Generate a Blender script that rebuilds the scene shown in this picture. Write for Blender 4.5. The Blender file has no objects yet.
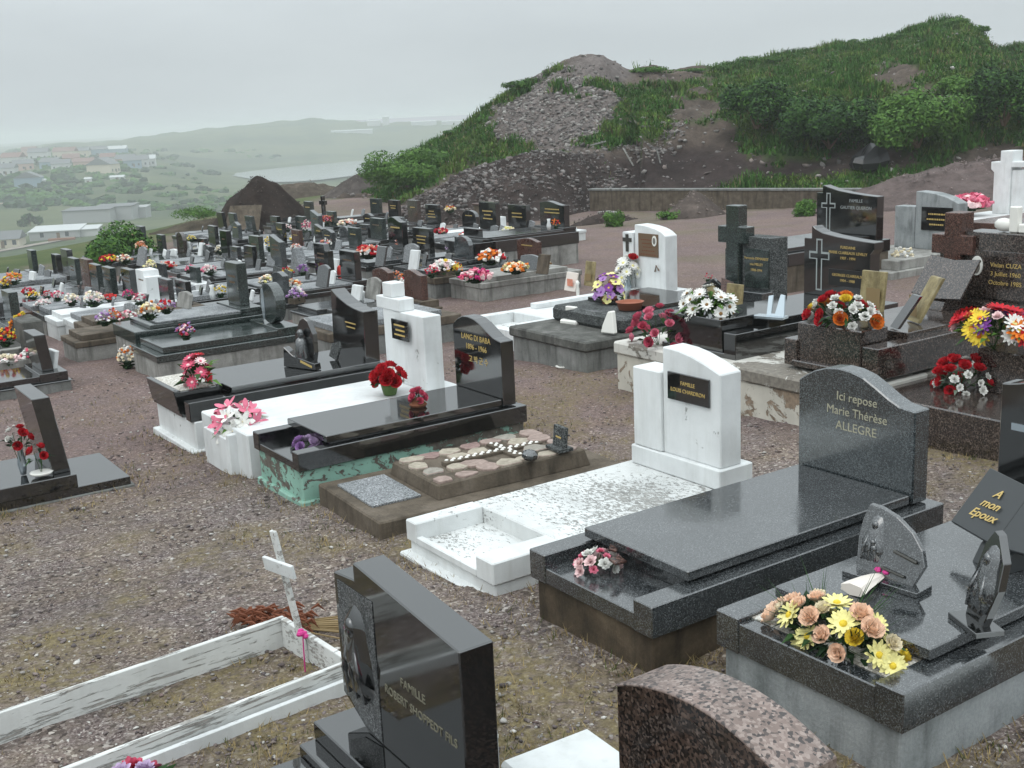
import bpy, bmesh, math, random
import numpy as np
from mathutils import Vector, Matrix
random.seed(7); rng = np.random.default_rng(7)
C = bpy.context.scene.collection
SC = bpy.context.scene
# ---------------------------------------------------------------- camera
# world axes: X runs along the graves (foot to head), Y across the rows, Z up
F_PX, PITCH, ROLL, CAM_H, TH = 1146.0, math.radians(13.18), math.radians(-2.69), 2.88, math.radians(33.8)
def to_w(v): return np.array([v[0]*math.cos(TH)+v[1]*math.sin(TH), -v[0]*math.sin(TH)+v[1]*math.cos(TH), v[2]])
_cp, _sp, _cr, _sr = math.cos(PITCH), math.sin(PITCH), math.cos(ROLL), math.sin(ROLL)
FW = to_w((0, _cp, -_sp)); _u0 = np.array((0, _sp, _cp)); _r0 = np.array((1., 0, 0))
RT = to_w(_cr*_r0+_sr*_u0); UP = to_w(-_sr*_r0+_cr*_u0)
cam = bpy.data.cameras.new('camera'); cam.sensor_width = 36; cam.lens = F_PX*36/1024
cam.clip_start = .05; cam.clip_end = 6000
co = bpy.data.objects.new('camera', cam); C.objects.link(co); SC.camera = co
M = Matrix.Identity(4)
for i in range(3): M[i][0], M[i][1], M[i][2] = RT[i], UP[i], -FW[i]
M[2][3] = CAM_H; co.matrix_world = M
# ---------------------------------------------------------------- sky, sun, exposure
SUN_EL, SUN_AZ = math.radians(58), math.radians(250)
w = bpy.data.worlds.new('World'); SC.world = w; w.use_nodes = True
nt = w.node_tree; nt.nodes.clear()
sky = nt.nodes.new('ShaderNodeTexSky'); sky.sky_type = 'NISHITA'; sky.sun_disc = False
sky.sun_elevation = SUN_EL; sky.sun_rotation = SUN_AZ; sky.dust_density = 6; sky.air_density = 1.0; sky.ozone_density = 1
hs = nt.nodes.new('ShaderNodeHueSaturation'); hs.inputs['Saturation'].default_value = .22
mxs = nt.nodes.new('ShaderNodeMix'); mxs.data_type = 'RGBA'; mxs.inputs[0].default_value = .8
mxs.inputs[7].default_value = (20.3, 22.2, 23.1, 1)           # the overcast layer
bg = nt.nodes.new('ShaderNodeBackground'); bg.inputs[1].default_value = .1
ow = nt.nodes.new('ShaderNodeOutputWorld')
nt.links.new(sky.outputs[0], hs.inputs['Color']); nt.links.new(hs.outputs[0], mxs.inputs[6])
# overcast cloud is about three times as bright overhead as at the horizon
tcw = nt.nodes.new('ShaderNodeTexCoord'); sxz = nt.nodes.new('ShaderNodeSeparateXYZ'); rpw = nt.nodes.new('ShaderNodeValToRGB')
rpw.color_ramp.elements[0].position = .06; rpw.color_ramp.elements[0].color = (.36, .36, .36, 1); rpw.color_ramp.elements[1].position = .85; rpw.color_ramp.elements[1].color = (1, 1, 1, 1)
mlw = nt.nodes.new('ShaderNodeMix'); mlw.data_type = 'RGBA'; mlw.blend_type = 'MULTIPLY'; mlw.inputs[0].default_value = 1
nt.links.new(tcw.outputs['Generated'], sxz.inputs[0]); nt.links.new(sxz.outputs['Z'], rpw.inputs[0]); nt.links.new(mxs.outputs[2], mlw.inputs[6]); nt.links.new(rpw.outputs[0], mlw.inputs[7])
nz = nt.nodes.new('ShaderNodeTexNoise'); nz.inputs['Scale'].default_value = 2.6; nz.inputs['Detail'].default_value = 7; nz.inputs['Roughness'].default_value = .6
mpw = nt.nodes.new('ShaderNodeMapping'); mpw.inputs['Scale'].default_value = (1, 1, 3.5); nt.links.new(tcw.outputs['Generated'], mpw.inputs[0]); nt.links.new(mpw.outputs[0], nz.inputs['Vector'])
rpn = nt.nodes.new('ShaderNodeValToRGB'); rpn.color_ramp.elements[0].position = .3; rpn.color_ramp.elements[0].color = (.94, .945, .95, 1); rpn.color_ramp.elements[1].position = .7; rpn.color_ramp.elements[1].color = (1.06, 1.06, 1.055, 1)
ml2 = nt.nodes.new('ShaderNodeMix'); ml2.data_type = 'RGBA'; ml2.blend_type = 'MULTIPLY'; ml2.inputs[0].default_value = 1
nt.links.new(nz.outputs['Fac'], rpn.inputs[0]); nt.links.new(mlw.outputs[2], ml2.inputs[6]); nt.links.new(rpn.outputs[0], ml2.inputs[7]); nt.links.new(ml2.outputs[2], bg.inputs[0])
nt.links.new(bg.outputs[0], ow.inputs[0])
sl = bpy.data.lights.new('sun', 'SUN'); sl.energy = .6; sl.angle = math.radians(40); sl.color = (1, .97, .92)
so = bpy.data.objects.new('sun', sl); C.objects.link(so)
sdir = Vector((math.sin(SUN_AZ)*math.cos(SUN_EL), math.cos(SUN_AZ)*math.cos(SUN_EL), math.sin(SUN_EL)))
so.rotation_euler = sdir.to_track_quat('Z', 'Y').to_euler()
SC.view_settings.view_transform = 'Standard'; SC.view_settings.look = 'None'
SC.view_settings.exposure = 0.0; SC.view_settings.gamma = 1
SC.view_settings.use_curve_mapping = False
SC.cycles.max_bounces = 6; SC.cycles.diffuse_bounces = 3; SC.cycles.glossy_bounces = 3
SC.cycles.transmission_bounces = 2; SC.cycles.volume_bounces = 1; SC.cycles.transparent_max_bounces = 8
SC.cycles.use_denoising = True
# ---------------------------------------------------------------- ground height, picture rays
def sm(a, b, x): t = np.clip((x-a)/(b-a), 0, 1); return t*t*(3-2*t)
def zg(d, s):
    t = np.maximum(0., np.asarray(s)-4.); k = np.minimum(t, 30.)
    return -.038*k - .012*np.minimum(np.maximum(0., t-30.), 80.)
def ray(px, py): return FW+((px-512)/F_PX)*RT-((py-384)/F_PX)*UP
def hit(px, py, h=0.):
    """point h above the cemetery ground seen in this direction"""
    v = ray(px, py); z = h
    for _ in range(80):
        t = (z-CAM_H)/v[2]; P = t*v; z = .5*z+.5*(float(zg(P[0], P[1]))+h)
    P = (z-CAM_H)/v[2]*v; return float(P[0]), float(P[1]), float(z)
def azel(px, py): v = ray(px, py); return math.atan2(v[1], v[0]), v[2]/math.hypot(v[0], v[1])
def polar(px, py, R):
    a, e = azel(px, py); return math.cos(a)*R, math.sin(a)*R, CAM_H+e*R
def project(P):
    q = np.asarray(P, float)-np.array([0, 0, CAM_H]); z = q@FW
    return 512+F_PX*(q@RT)/z, 384-F_PX*(q@UP)/z
def fnoise(x, y, sc=1., seed=0., o=4):
    """cheap smooth fractal noise in about -1..1"""
    x = np.asarray(x, float)/sc+seed*17.3; y = np.asarray(y, float)/sc-seed*9.1; r = 0.; a = 1.
    for i in range(o):
        r = r+a*(np.sin(x*1.7+1.3*np.sin(y*1.1+i)+i*2.1)*np.sin(y*1.9+1.2*np.sin(x*1.3-i)+i*.7)); x, y = x*1.93+y*.47, y*1.93-x*.47; a *= .52
    return r/1.4
# ---------------------------------------------------------------- materials
MAT = {}
def newmat(name, col, rough=.6, spec=.5, ior=None, metal=0.):
    m = bpy.data.materials.new(name); m.use_nodes = True; b = m.node_tree.nodes['Principled BSDF']
    b.inputs['Base Color'].default_value = (*col, 1); b.inputs['Roughness'].default_value = rough
    b.inputs['Specular IOR Level'].default_value = spec; b.inputs['Metallic'].default_value = metal
    if ior: b.inputs['IOR'].default_value = ior
    MAT[name] = m; return m
class NT:
    def __init__(s, m): s.t = m.node_tree; s.b = s.t.nodes['Principled BSDF']; s.tc = s.t.nodes.new('ShaderNodeTexCoord').outputs['Object']
    def n(s, ty, **k):
        x = s.t.nodes.new(ty)
        for a, v in k.items(): setattr(x, a, v)
        return x
    def l(s, a, b): s.t.links.new(a, b)
    def noise(s, scale, detail=4, rough=.55, vec=None, dist=0.):
        x = s.n('ShaderNodeTexNoise'); x.inputs['Scale'].default_value = scale; x.inputs['Detail'].default_value = detail
        x.inputs['Roughness'].default_value = rough; x.inputs['Distortion'].default_value = dist
        s.l(vec or s.tc, x.inputs['Vector']); return x.outputs['Fac']
    def vor(s, scale, out='Color', feature='F1', vec=None):
        x = s.n('ShaderNodeTexVoronoi'); x.feature = feature; x.inputs['Scale'].default_value = scale
        s.l(vec or s.tc, x.inputs['Vector']); return x.outputs[out]
    def ramp(s, f, stops, const=False):
        x = s.n('ShaderNodeValToRGB'); r = x.color_ramp
        if const: r.interpolation = 'CONSTANT'
        while len(r.elements) < len(stops): r.elements.new(.5)
        for e, (p, c) in zip(r.elements, stops): e.position = p; e.color = (*c, 1) if len(c) == 3 else c
        s.l(f, x.inputs[0]); return x.outputs[0]
    def mix(s, f, a, b, mode='MIX'):
        x = s.n('ShaderNodeMix', data_type='RGBA', blend_type=mode)
        for i, v in ((0, f), (6, a), (7, b)):
            if isinstance(v, (int, float)): x.inputs[i].default_value = v
            elif isinstance(v, tuple): x.inputs[i].default_value = (*v, 1)
            else: s.l(v, x.inputs[i])
        return x.outputs[2]
    def bump(s, h, strength=.5, dist=.01):
        x = s.n('ShaderNodeBump'); x.inputs['Strength'].default_value = strength; x.inputs['Distance'].default_value = dist
        s.l(h, x.inputs['Height']); s.l(x.outputs[0], s.b.inputs['Normal'])
    def col(s, c): s.l(c, s.b.inputs['Base Color'])
    def stretch(s, x, y, z):
        m = s.n('ShaderNodeMapping'); m.inputs['Scale'].default_value = (x, y, z); s.l(s.tc, m.inputs[0]); return m.outputs[0]
def granite(name, dark, mid, light, scale=260, rough=.07, ior=2.1, amt=(.35, .55, .72)):
    m = newmat(name, mid, rough, .5, ior); t = NT(m)
    v = t.vor(scale); g = t.n('ShaderNodeSeparateColor'); t.l(v, g.inputs[0])
    c = t.ramp(g.outputs[0], [(0, dark), (amt[0], dark), (amt[1], mid), (amt[2], mid), (1, light)])
    n = t.noise(3.2, 5); d = t.ramp(n, [(.3, (.72, .74, .74)), (.7, (1.1, 1.1, 1.1))])
    t.col(t.mix(1., c, d, 'MULTIPLY'))
    r = t.ramp(t.noise(2.3, 6), [(.35, (rough*.6,)*3), (.75, (rough*2.6,)*3)]); t.l(r, t.b.inputs['Roughness'])
    return m
granite('grey_granite', (.012, .0135, .0145), (.040, .044, .047), (.13, .138, .142), 200, .09)
granite('blue_granite', (.012, .016, .018), (.042, .052, .057), (.13, .145, .15), 180, .10)
granite('black_granite', (.004, .0045, .0045), (.0075, .008, .008), (.016, .017, .017), 320, .05)
granite('green_granite', (.008, .013, .012), (.025, .036, .034), (.085, .11, .10), 150, .10, 1.9)
granite('brown_granite', (.015, .011, .010), (.055, .040, .033), (.15, .115, .10), 95, .10, 1.8)
granite('pink_granite', (.05, .04, .038), (.20, .145, .125), (.34, .27, .24), 78, .30, 1.5, (.14, .34, .6))
granite('pink_polished', (.012, .009, .008), (.065, .042, .033), (.15, .105, .085), 85, .08, 1.7, (.3, .5, .75))
granite('rough_granite', (.022, .024, .024), (.075, .08, .08), (.2, .21, .205), 110, .75, 1.45)
granite('red_granite', (.03, .013, .010), (.10, .045, .033), (.2, .11, .085), 130, .22, 1.5)
granite('light_granite', (.12, .125, .13), (.25, .26, .27), (.42, .43, .44), 120, .5, 1.45)
def stone(name, c1, c2, c3, rough=.85, sc=3., streak=True):
    m = newmat(name, c2, rough, .35); t = NT(m)
    a = t.ramp(t.noise(sc, 8, .65), [(.28, c1), (.52, c2), (.75, c3)])
    if streak:
        st = t.noise(2.2, 5, .6, t.stretch(3.5, 3.5, .5)); a = t.mix(t.ramp(st, [(.5, (0, 0, 0)), (.72, (.7, .7, .7))]), a, tuple(x*.45 for x in c1))
    f = t.noise(60, 4); a = t.mix(.35, a, t.ramp(f, [(.3, (.55, .55, .55)), (.7, (1.2, 1.2, 1.2))]), 'MULTIPLY')
    t.col(a); t.bump(t.noise(35, 8, .7), .5, .012); return m
stone('concrete', (.17, .165, .15), (.30, .295, .275), (.40, .395, .37))
stone('grey_concrete', (.11, .11, .10), (.20, .205, .195), (.29, .29, .28))
stone('brown_concrete', (.06, .048, .034), (.115, .092, .068), (.17, .14, .11), .9, 4)
stone('mossy_brown', (.030, .024, .014), (.075, .055, .035), (.15, .115, .075), .9, 3.5)
stone('weathered_stone', (.055, .055, .05), (.11, .11, .10), (.19, .185, .175), .9, 5)
stone('painted_grey', (.17, .19, .19), (.30, .32, .325), (.36, .375, .38), .6, 2.5)
def paint(name, col, under, peel=.5, sc=7., rough=.5, flat=(1, 1, 1)):
    m = newmat(name, col, rough, .4); t = NT(m)
    v = t.stretch(*flat)
    n = t.noise(sc, 10, .72, v, .6); big = t.noise(1.1, 4, .5, v)
    k = t.n('ShaderNodeMath', operation='ADD'); t.l(n, k.inputs[0]); mm = t.n('ShaderNodeMath', operation='MULTIPLY'); t.l(big, mm.inputs[0]); mm.inputs[1].default_value = .55
    t.l(mm.outputs[0], k.inputs[1])
    th = 1.02-.36*peel
    mask = t.ramp(k.outputs[0], [(min(th, .985), (0, 0, 0)), (min(th+.012, .999), (1, 1, 1))])
    body = t.ramp(t.noise(2.6, 6), [(.3, tuple(c*.80 for c in col)), (.6, col)])
    body = t.mix(t.ramp(t.noise(2.5, 5, .6, t.stretch(5, 5, .6)), [(.5, (0, 0, 0)), (.8, (.34, .34, .34))]), body, tuple(c*k for c, k in zip(col, (.56, .55, .50))))
    u = t.ramp(t.noise(22, 6), [(.3, tuple(c*.5 for c in under)), (.7, under)])
    t.col(t.mix(mask, body, u)); inv = t.n('ShaderNodeInvert'); t.l(mask, inv.inputs[1])
    h = t.mix(.4, inv.outputs[0], t.mix(.5, t.noise(60, 6), t.noise(7, 5))); t.bump(h, .8, .008); return m
stone('tarnished_gilt', (.14, .105, .045), (.30, .245, .12), (.42, .36, .21), .45, 9)
paint('white_paint', (.70, .72, .715), (.35, .34, .32), .22)
paint('clean_white', (.71, .73, .73), (.42, .42, .40), .05)
paint('peeling_white', (.66, .675, .665), (.36, .355, .335), .50, 40, .6, (1, .5, 1))
paint('old_white', (.60, .585, .54), (.26, .235, .20), .60, 3.2, .7)
paint('flaking_cream', (.60, .57, .50), (.33, .25, .18), .50, 5, .7)
paint('green_paint', (.27, .47, .385), (.17, .15, .125), .60, 9, .6, (1, 1, 1.5))
paint('weathered_wood', (.68, .69, .67), (.42, .40, .37), .52, 9, .7, (.35, 3, 6))
paint('white_wood', (.70, .72, .72), (.42, .41, .38), .22, 8, .6, (.5, 3, 5))
for nm, c, r in (('gold', (.50, .36, .12), .45), ('pale_gold', (.36, .34, .25), .5), ('dim_gold', (.17, .16, .115), .5), ('matte_slate', (.032, .036, .038), .4), ('silver_line', (.30, .33, .33), .4), ('dark_bronze', (.035, .034, .028), .45),
                 ('bronze', (.13, .08, .045), .5), ('porcelain', (.78, .77, .72), .25), ('grey_photo', (.16, .15, .13), .4), ('terracotta', (.30, .10, .055), .8),
                 ('rust', (.16, .055, .025), .9), ('rusty_frond', (.15, .045, .018), .9), ('straw', (.24, .17, .08), .9), ('wood', (.16, .11, .065), .8), ('paper', (.72, .66, .60), .6), ('magenta', (.55, .03, .22), .6),
                 ('gilt_paint', (.40, .30, .12), .6), ('mirror_steel', (.42, .48, .52), .15), ('black_plastic', (.01, .01, .01), .5), ('window_dark', (.04, .05, .06), .2),
                 ('roof_white', (.46, .48, .48), .7), ('roof_red', (.24, .075, .06), .7), ('roof_grey', (.14, .145, .15), .7), ('wall_cream', (.55, .50, .40), .8), ('wall_blue', (.22, .30, .36), .8),
                 ('wall_white', (.48, .49, .48), .8), ('wall_pink', (.48, .34, .29), .8), ('wall_grey', (.33, .34, .34), .8), ('tarp', (.012, .012, .013), .35), ('rust_metal', (.20, .09, .05), .8),
                 ('green_tip', (.07, .13, .03), .7), ('fire_red', (.65, .03, .02), .6), ('orange_stripe', (.5, .2, .08), .8)):
    newmat(nm, c, r)
MAT['mirror_steel'].node_tree.nodes['Principled BSDF'].inputs['Metallic'].default_value = .6
FL = dict(red=(.50, .012, .022), crimson=(.36, .008, .03), pink=(.72, .20, .29), rose=(.60, .09, .16), pale=(.86, .62, .62), white=(.78, .78, .74), cream=(.85, .76, .55), yellow=(.76, .56, .05),
          lemon=(.82, .76, .32), orange=(.72, .19, .02), peach=(.95, .68, .50), purple=(.20, .05, .28), violet=(.36, .20, .45), lilac=(.5, .38, .56), magenta_bloom=(.56, .02, .18), salmon=(.70, .28, .19), brownish=(.25, .14, .05))
for k, c in FL.items():
    m = newmat(k, c, .75, .25); t = NT(m); t.col(t.mix(1., c, t.ramp(t.noise(3.5, 3), [(.25, (.7, .68, .68)), (.7, (1.1, 1.1, 1.1))]), 'MULTIPLY'))
for k, c in dict(leaf=(.030, .075, .022), dark_leaf=(.014, .036, .016), grey_leaf=(.16, .20, .17), bush_leaf=(.055, .135, .026), deep_leaf=(.030, .080, .022), bright_leaf=(.085, .18, .036)).items():
    m = newmat(k, c, .65, .15); t = NT(m); t.col(t.mix(1., c, t.ramp(t.noise(1.6, 5), [(.3, (.55, .6, .55)), (.7, (1.35, 1.25, 1.1))]), 'MULTIPLY'))
m = newmat('white_gravel', (.5, .48, .42), .8); t = NT(m); v = t.vor(70); g = t.n('ShaderNodeSeparateColor'); t.l(v, g.inputs[0])
t.col(t.ramp(g.outputs[0], [(0, (.34, .31, .26)), (.5, (.58, .55, .49)), (1, (.75, .74, .70))])); t.bump(t.vor(70, 'Distance'), 1., .01)
m = newmat('crazy_stone', (.3, .26, .22), .7); t = NT(m); v = t.n('ShaderNodeObjectInfo')
def attr_mat(name, rough=.9, spec=.2, nscale=8., bumps=(30, .6, .03), mulr=((.3, (.6, .6, .6)), (.7, (1.3, 1.3, 1.3)))):
    m = newmat(name, (.2, .2, .2), rough, spec); t = NT(m); a = t.n('ShaderNodeAttribute', attribute_name='Col')
    t.col(t.mix(1., a.outputs['Color'], t.ramp(t.noise(nscale, 8, .68), list(mulr)), 'MULTIPLY'))
    if bumps: t.bump(t.noise(bumps[0], 8, .75), bumps[1], bumps[2])
    return m
attr_mat('rock', .85, .3, 6, (14, .6, .03)); attr_mat('hill_soil', .95, .1, 2.4, (5, .9, .10)); attr_mat('grass_blade', .8, .06, 1.2, None); attr_mat('pebble', .85, .25, 60, None)
# ---------------------------------------------------------------- mesh helpers
class MB:
    def __init__(s): s.v = []; s.f = []; s.m = []; s.mi = 0
    def add(s, vs, fs):
        o = len(s.v); s.v += [tuple(map(float, v)) for v in vs]; s.f += [tuple(i+o for i in f) for f in fs]; s.m += [s.mi]*len(fs); return s
    def box(s, x0, x1, y0, y1, z0, z1):
        return s.add([(x0, y0, z0), (x1, y0, z0), (x1, y1, z0), (x0, y1, z0), (x0, y0, z1), (x1, y0, z1), (x1, y1, z1), (x0, y1, z1)],
                     [(0, 3, 2, 1), (4, 5, 6, 7), (0, 1, 5, 4), (1, 2, 6, 5), (2, 3, 7, 6), (3, 0, 4, 7)])
    def prism(s, pr, a, b, axis='x', lean=0.):
        """profile of (y,z) [axis x] or (x,y) [axis z] or (x,z) [axis y] pushed from a to b"""
        n = len(pr); ar = sum(pr[i][0]*pr[(i+1) % n][1]-pr[(i+1) % n][0]*pr[i][1] for i in range(n))
        if ar < 0: pr = pr[::-1]
        def P(p, t): return (t+lean*p[1], p[0], p[1]) if axis == 'x' else ((p[0], p[1], t) if axis == 'z' else (p[0], t, p[1]))
        vs = [P(p, a) for p in pr]+[P(p, b) for p in pr]
        fs = [tuple(range(n))[::-1], tuple(range(n, 2*n))]+[(i, (i+1) % n, n+(i+1) % n, n+i) for i in range(n)]
        if axis == 'y': fs = [f[::-1] for f in fs]
        return s.add(vs, fs)
    def tube(s, pts, r, n=6, cap=True):
        pts = [Vector(p) for p in pts]; rs = r if isinstance(r, (list, tuple)) else [r]*len(pts); vs = []; fs = []
        for i, p in enumerate(pts):
            d = (pts[min(i+1, len(pts)-1)]-pts[max(i-1, 0)]).normalized(); a = d.orthogonal().normalized(); b = d.cross(a)
            vs += [p+rs[i]*(math.cos(q)*a+math.sin(q)*b) for q in (2*math.pi*k/n for k in range(n))]
        for i in range(len(pts)-1): fs += [(i*n+k, i*n+(k+1) % n, (i+1)*n+(k+1) % n, (i+1)*n+k) for k in range(n)]
        if cap: fs += [tuple(range(n))[::-1], tuple(range((len(pts)-1)*n, len(pts)*n))]
        return s.add(vs, fs)
    def lathe(s, prof, c=(0, 0, 0), n=16):
        vs = []; fs = []
        for r, z in prof: vs += [(c[0]+r*math.cos(2*math.pi*k/n), c[1]+r*math.sin(2*math.pi*k/n), c[2]+z) for k in range(n)]
        for i in range(len(prof)-1): fs += [(i*n+k, i*n+(k+1) % n, (i+1)*n+(k+1) % n, (i+1)*n+k) for k in range(n)]
        fs += [tuple(range(n))[::-1], tuple(range((len(prof)-1)*n, len(prof)*n))]
        return s.add(vs, fs)
    def ball(s, c, r, n=8, m=5):
        r = (r, r, r) if not isinstance(r, tuple) else r; vs = [(c[0], c[1], c[2]-r[2])]; fs = []
        for i in range(1, m):
            a = math.pi*i/m
            vs += [(c[0]+r[0]*math.sin(a)*math.cos(2*math.pi*k/n), c[1]+r[1]*math.sin(a)*math.sin(2*math.pi*k/n), c[2]-r[2]*math.cos(a)) for k in range(n)]
        vs.append((c[0], c[1], c[2]+r[2])); L = len(vs)-1
        for k in range(n):
            fs.append((0, 1+(k+1) % n, 1+k)); fs.append((L, 1+(m-2)*n+k, 1+(m-2)*n+(k+1) % n))
            for i in range(m-2): fs.append((1+i*n+k, 1+i*n+(k+1) % n, 1+(i+1)*n+(k+1) % n, 1+(i+1)*n+k))
        return s.add(vs, fs)
    def mesh(s, name, mats, bevel=0., smooth=False):
        me = bpy.data.meshes.new(name); me.from_pydata(s.v, [], s.f)
        for x in (mats if isinstance(mats, (list, tuple)) else [mats]): me.materials.append(MAT[x])
        if len(me.materials) > 1: me.polygons.foreach_set('material_index', s.m)
        if bevel:
            bm = bmesh.new(); bm.from_mesh(me)
            es = [e for e in bm.edges if len(e.link_faces) == 2 and e.calc_face_angle(0) > .5]
            bmesh.ops.bevel(bm, geom=es, offset=bevel, segments=1, affect='EDGES', clamp_overlap=True); bm.to_mesh(me); bm.free()
        if smooth: me.polygons.foreach_set('use_smooth', [True]*len(me.polygons))
        me.update(); return me
    def build(s, name, mats, parent=None, bevel=0., smooth=False, loc=(0, 0, 0), rot=(0, 0, 0)):
        return place(name, s.mesh(name, mats, bevel, smooth), parent, loc, rot)
def place(name, me, parent=None, loc=(0, 0, 0), rot=(0, 0, 0), scale=None):
    o = bpy.data.objects.new(name, me); C.objects.link(o); o.location = loc; o.rotation_euler = rot
    if scale is not None: o.scale = (scale,)*3 if not isinstance(scale, tuple) else scale
    if parent: o.parent = parent
    return o
def thing(name, label, cat, loc, rz=0., group=None, rot=None):
    o = bpy.data.objects.new(name, None); C.objects.link(o); o.empty_display_size = .2; o.location = loc; o.rotation_euler = rot or (0, 0, rz)
    return tag(o, label, cat, group)
def tag(o, label, cat, group=None, kind=None):
    if label: o['label'] = label
    if cat: o['category'] = cat
    if group: o['group'] = group
    if kind: o['kind'] = kind
    return o
def npmesh(name, v, f, mat, cols=None, smooth=False):
    me = bpy.data.meshes.new(name); v = np.asarray(v, np.float32); f = np.asarray(f, np.int32); k = f.shape[1]
    me.vertices.add(len(v)); me.vertices.foreach_set('co', v.ravel()); me.loops.add(f.size); me.loops.foreach_set('vertex_index', f.ravel())
    me.polygons.add(len(f)); me.polygons.foreach_set('loop_start', np.arange(len(f), dtype=np.int32)*k); me.polygons.foreach_set('loop_total', np.full(len(f), k, np.int32))
    me.update(calc_edges=True); me.validate()
    if smooth: me.polygons.foreach_set('use_smooth', np.ones(len(f), bool))
    if cols is not None:
        a = me.color_attributes.new('Col', 'FLOAT_COLOR', 'POINT'); c = np.ones((len(v), 4), np.float32); c[:, :3] = cols; a.data.foreach_set('color', c.ravel())
    me.materials.append(MAT[mat] if isinstance(mat, str) else mat); return me
_font_cache = {}
def lettering(name, lines, parent, loc, size, mat='gold', rot=None, gap=1.35, bold=0., align='CENTER', depth=.0015, shear=0.):
    """carved or gilt letters on a face that looks toward -X; loc is the middle of the first line"""
    cu = bpy.data.curves.new(name, 'FONT'); cu.body = '\n'.join(lines); cu.size = size; cu.align_x = align; cu.align_y = 'CENTER'; cu.space_line = gap*.8
    cu.extrude = depth; cu.offset = bold; cu.shear = shear; cu.resolution_u = 3
    o = bpy.data.objects.new(name, cu); C.objects.link(o); bpy.context.view_layer.update()
    me = bpy.data.meshes.new_from_object(o.evaluated_get(bpy.context.evaluated_depsgraph_get())); bpy.data.objects.remove(o)
    me.materials.clear(); me.materials.append(MAT[mat])
    o = place(name, me, parent, loc); o.rotation_euler = rot or Matrix(((0, 0, -1), (-1, 0, 0), (0, 1, 0))).to_euler(); return o
# ================================================================ the setting
def skyline(pts): a = np.array([azel(*p) for p in pts]); i = np.argsort(a[:, 0]); return a[i, 0], a[i, 1]
def az_of(px): return azel(px, 118-.047*(px-512))[0]
EDGE = [(-300, 34.), (0, 40.), (100, 46.), (150, 50.), (230, 60.), (330, 76.), (380, 105.), (430, 150.), (1400, 160.)]
_ea = np.array([az_of(p) for p, r in EDGE])[::-1]; _er = np.array([r for p, r in EDGE])[::-1]
_fa, _fe = skyline([(-300, 176), (-80, 166), (0, 157), (30, 149), (60, 143.5), (100, 143), (160, 135), (200, 130), (240, 126), (280, 122), (312, 118.5), (345, 121), (380, 123), (450, 121), (600, 116), (800, 108), (1300, 90)])
RIDGE = 1500.
def terrain(x, y):
    x = np.asarray(x, float); y = np.asarray(y, float); R = np.hypot(x, y); A = np.arctan2(y, x); z0 = zg(x, y)
    Re = np.interp(A, _ea, _er); Ac = np.clip(A, _fa[0], _fa[-1]); px = np.interp(A, np.array([az_of(p) for p in range(1400, -401, -50)]), np.arange(1400, -401, -50.))
    low = -28.5+1.6*fnoise(x, y, 90, 1)*sm(120, 260, R)
    low = low+sm(430, 900, R)*(15.5*(1-sm(90, 250, px))+3.*fnoise(x, y, 60, 4)*(1-sm(150, 280, px)))
    lake = sm(205, 250, px)*sm(560, 640, R)*(1-sm(1090, 1200, R)); low = low*(1-lake)+lake*-30.
    crest = CAM_H+RIDGE*np.interp(Ac, _fa, _fe)+2.2*fnoise(A*400, R, 6., 3)
    low = low+(crest-low)*sm(1080, RIDGE, R)*(1-.8*sm(RIDGE+20, RIDGE+700, R))
    k = sm(0, 150, R-Re); z = z0*(1-k)+low*k
    back = np.abs(np.angle(np.exp(1j*(A-math.atan2(FW[1], FW[0])))))>1.1
    return np.where(back & (R > 60), z0*0+np.where(R > 60, zg(x, y)-.02*(R-60), 0), z)
def ground_sheet():
    fa = math.atan2(FW[1], FW[0]); ang = np.concatenate([np.arange(-31, 31, .3), np.arange(31, 329, 6.)])*math.pi/180+fa
    rad = [.4]
    while rad[-1] < 5000: rad.append(rad[-1]*1.024+.01)
    rad = np.array(rad); Rr, Aa = np.meshgrid(rad, ang, indexing='ij'); X = Rr*np.cos(Aa); Y = Rr*np.sin(Aa)
    Z = terrain(X, Y); near = 1-sm(35, 60, Rr); Z = Z+near*(.012*fnoise(X, Y, .55, 2)+.010*fnoise(X, Y, .16, 5, 3))
    n, m = X.shape; v = np.stack([X, Y, Z], -1).reshape(-1, 3); i, j = np.meshgrid(np.arange(n-1), np.arange(m), indexing='ij'); j2 = (j+1) % m
    f = np.stack([i*m+j, (i+1)*m+j, (i+1)*m+j2, i*m+j2], -1).reshape(-1, 4)
    v = np.vstack([v, [[0, 0, 0]]])
    px, py = project_np(v)
    R = np.hypot(v[:, 0], v[:, 1]); Re = np.interp(np.arctan2(v[:, 1], v[:, 0]), _ea, _er)
    n1 = fnoise(v[:, 0], v[:, 1], 1.6, 8); n2 = fnoise(v[:, 0], v[:, 1], .35, 9); n3 = fnoise(v[:, 0], v[:, 1], 7., 10)
    moss = sm(-.35, .55, n1*.75+n2*.5+.35*n3)*(1-.75*sm(11, 18, R))                     # dry moss near the front rows
    path = np.exp(-((v[:, 0]-1.2-.15*v[:, 1])/6)**2)*sm(7, 13, v[:, 1]); moss = moss*(1-.75*path)
    grass = sm(-9., 0., R-Re+2.5*n1*2)*(1-sm(345, 385, px)); grass = np.maximum(grass, sm(95, 120, R))
    veg2 = sm(.1, .8, n3+.6*n1)*sm(22, 30, R)*.30; grass = np.maximum(grass, veg2*(1-sm(0, 6, np.abs(py-200)-40)*0))
    col = np.stack([moss, grass, sm(110, 200, R)], -1)
    me = npmesh('ground', v, f, ground_mat(), col, True); pa = me.attributes.new('Path', 'FLOAT', 'POINT'); pa.data.foreach_set('value', (sm(8.5, 12.5, R+.8*n1)*(1-sm(70, 100, R))).astype(np.float32)); return tag(place('ground', me), None, None, None, 'structure')
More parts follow.
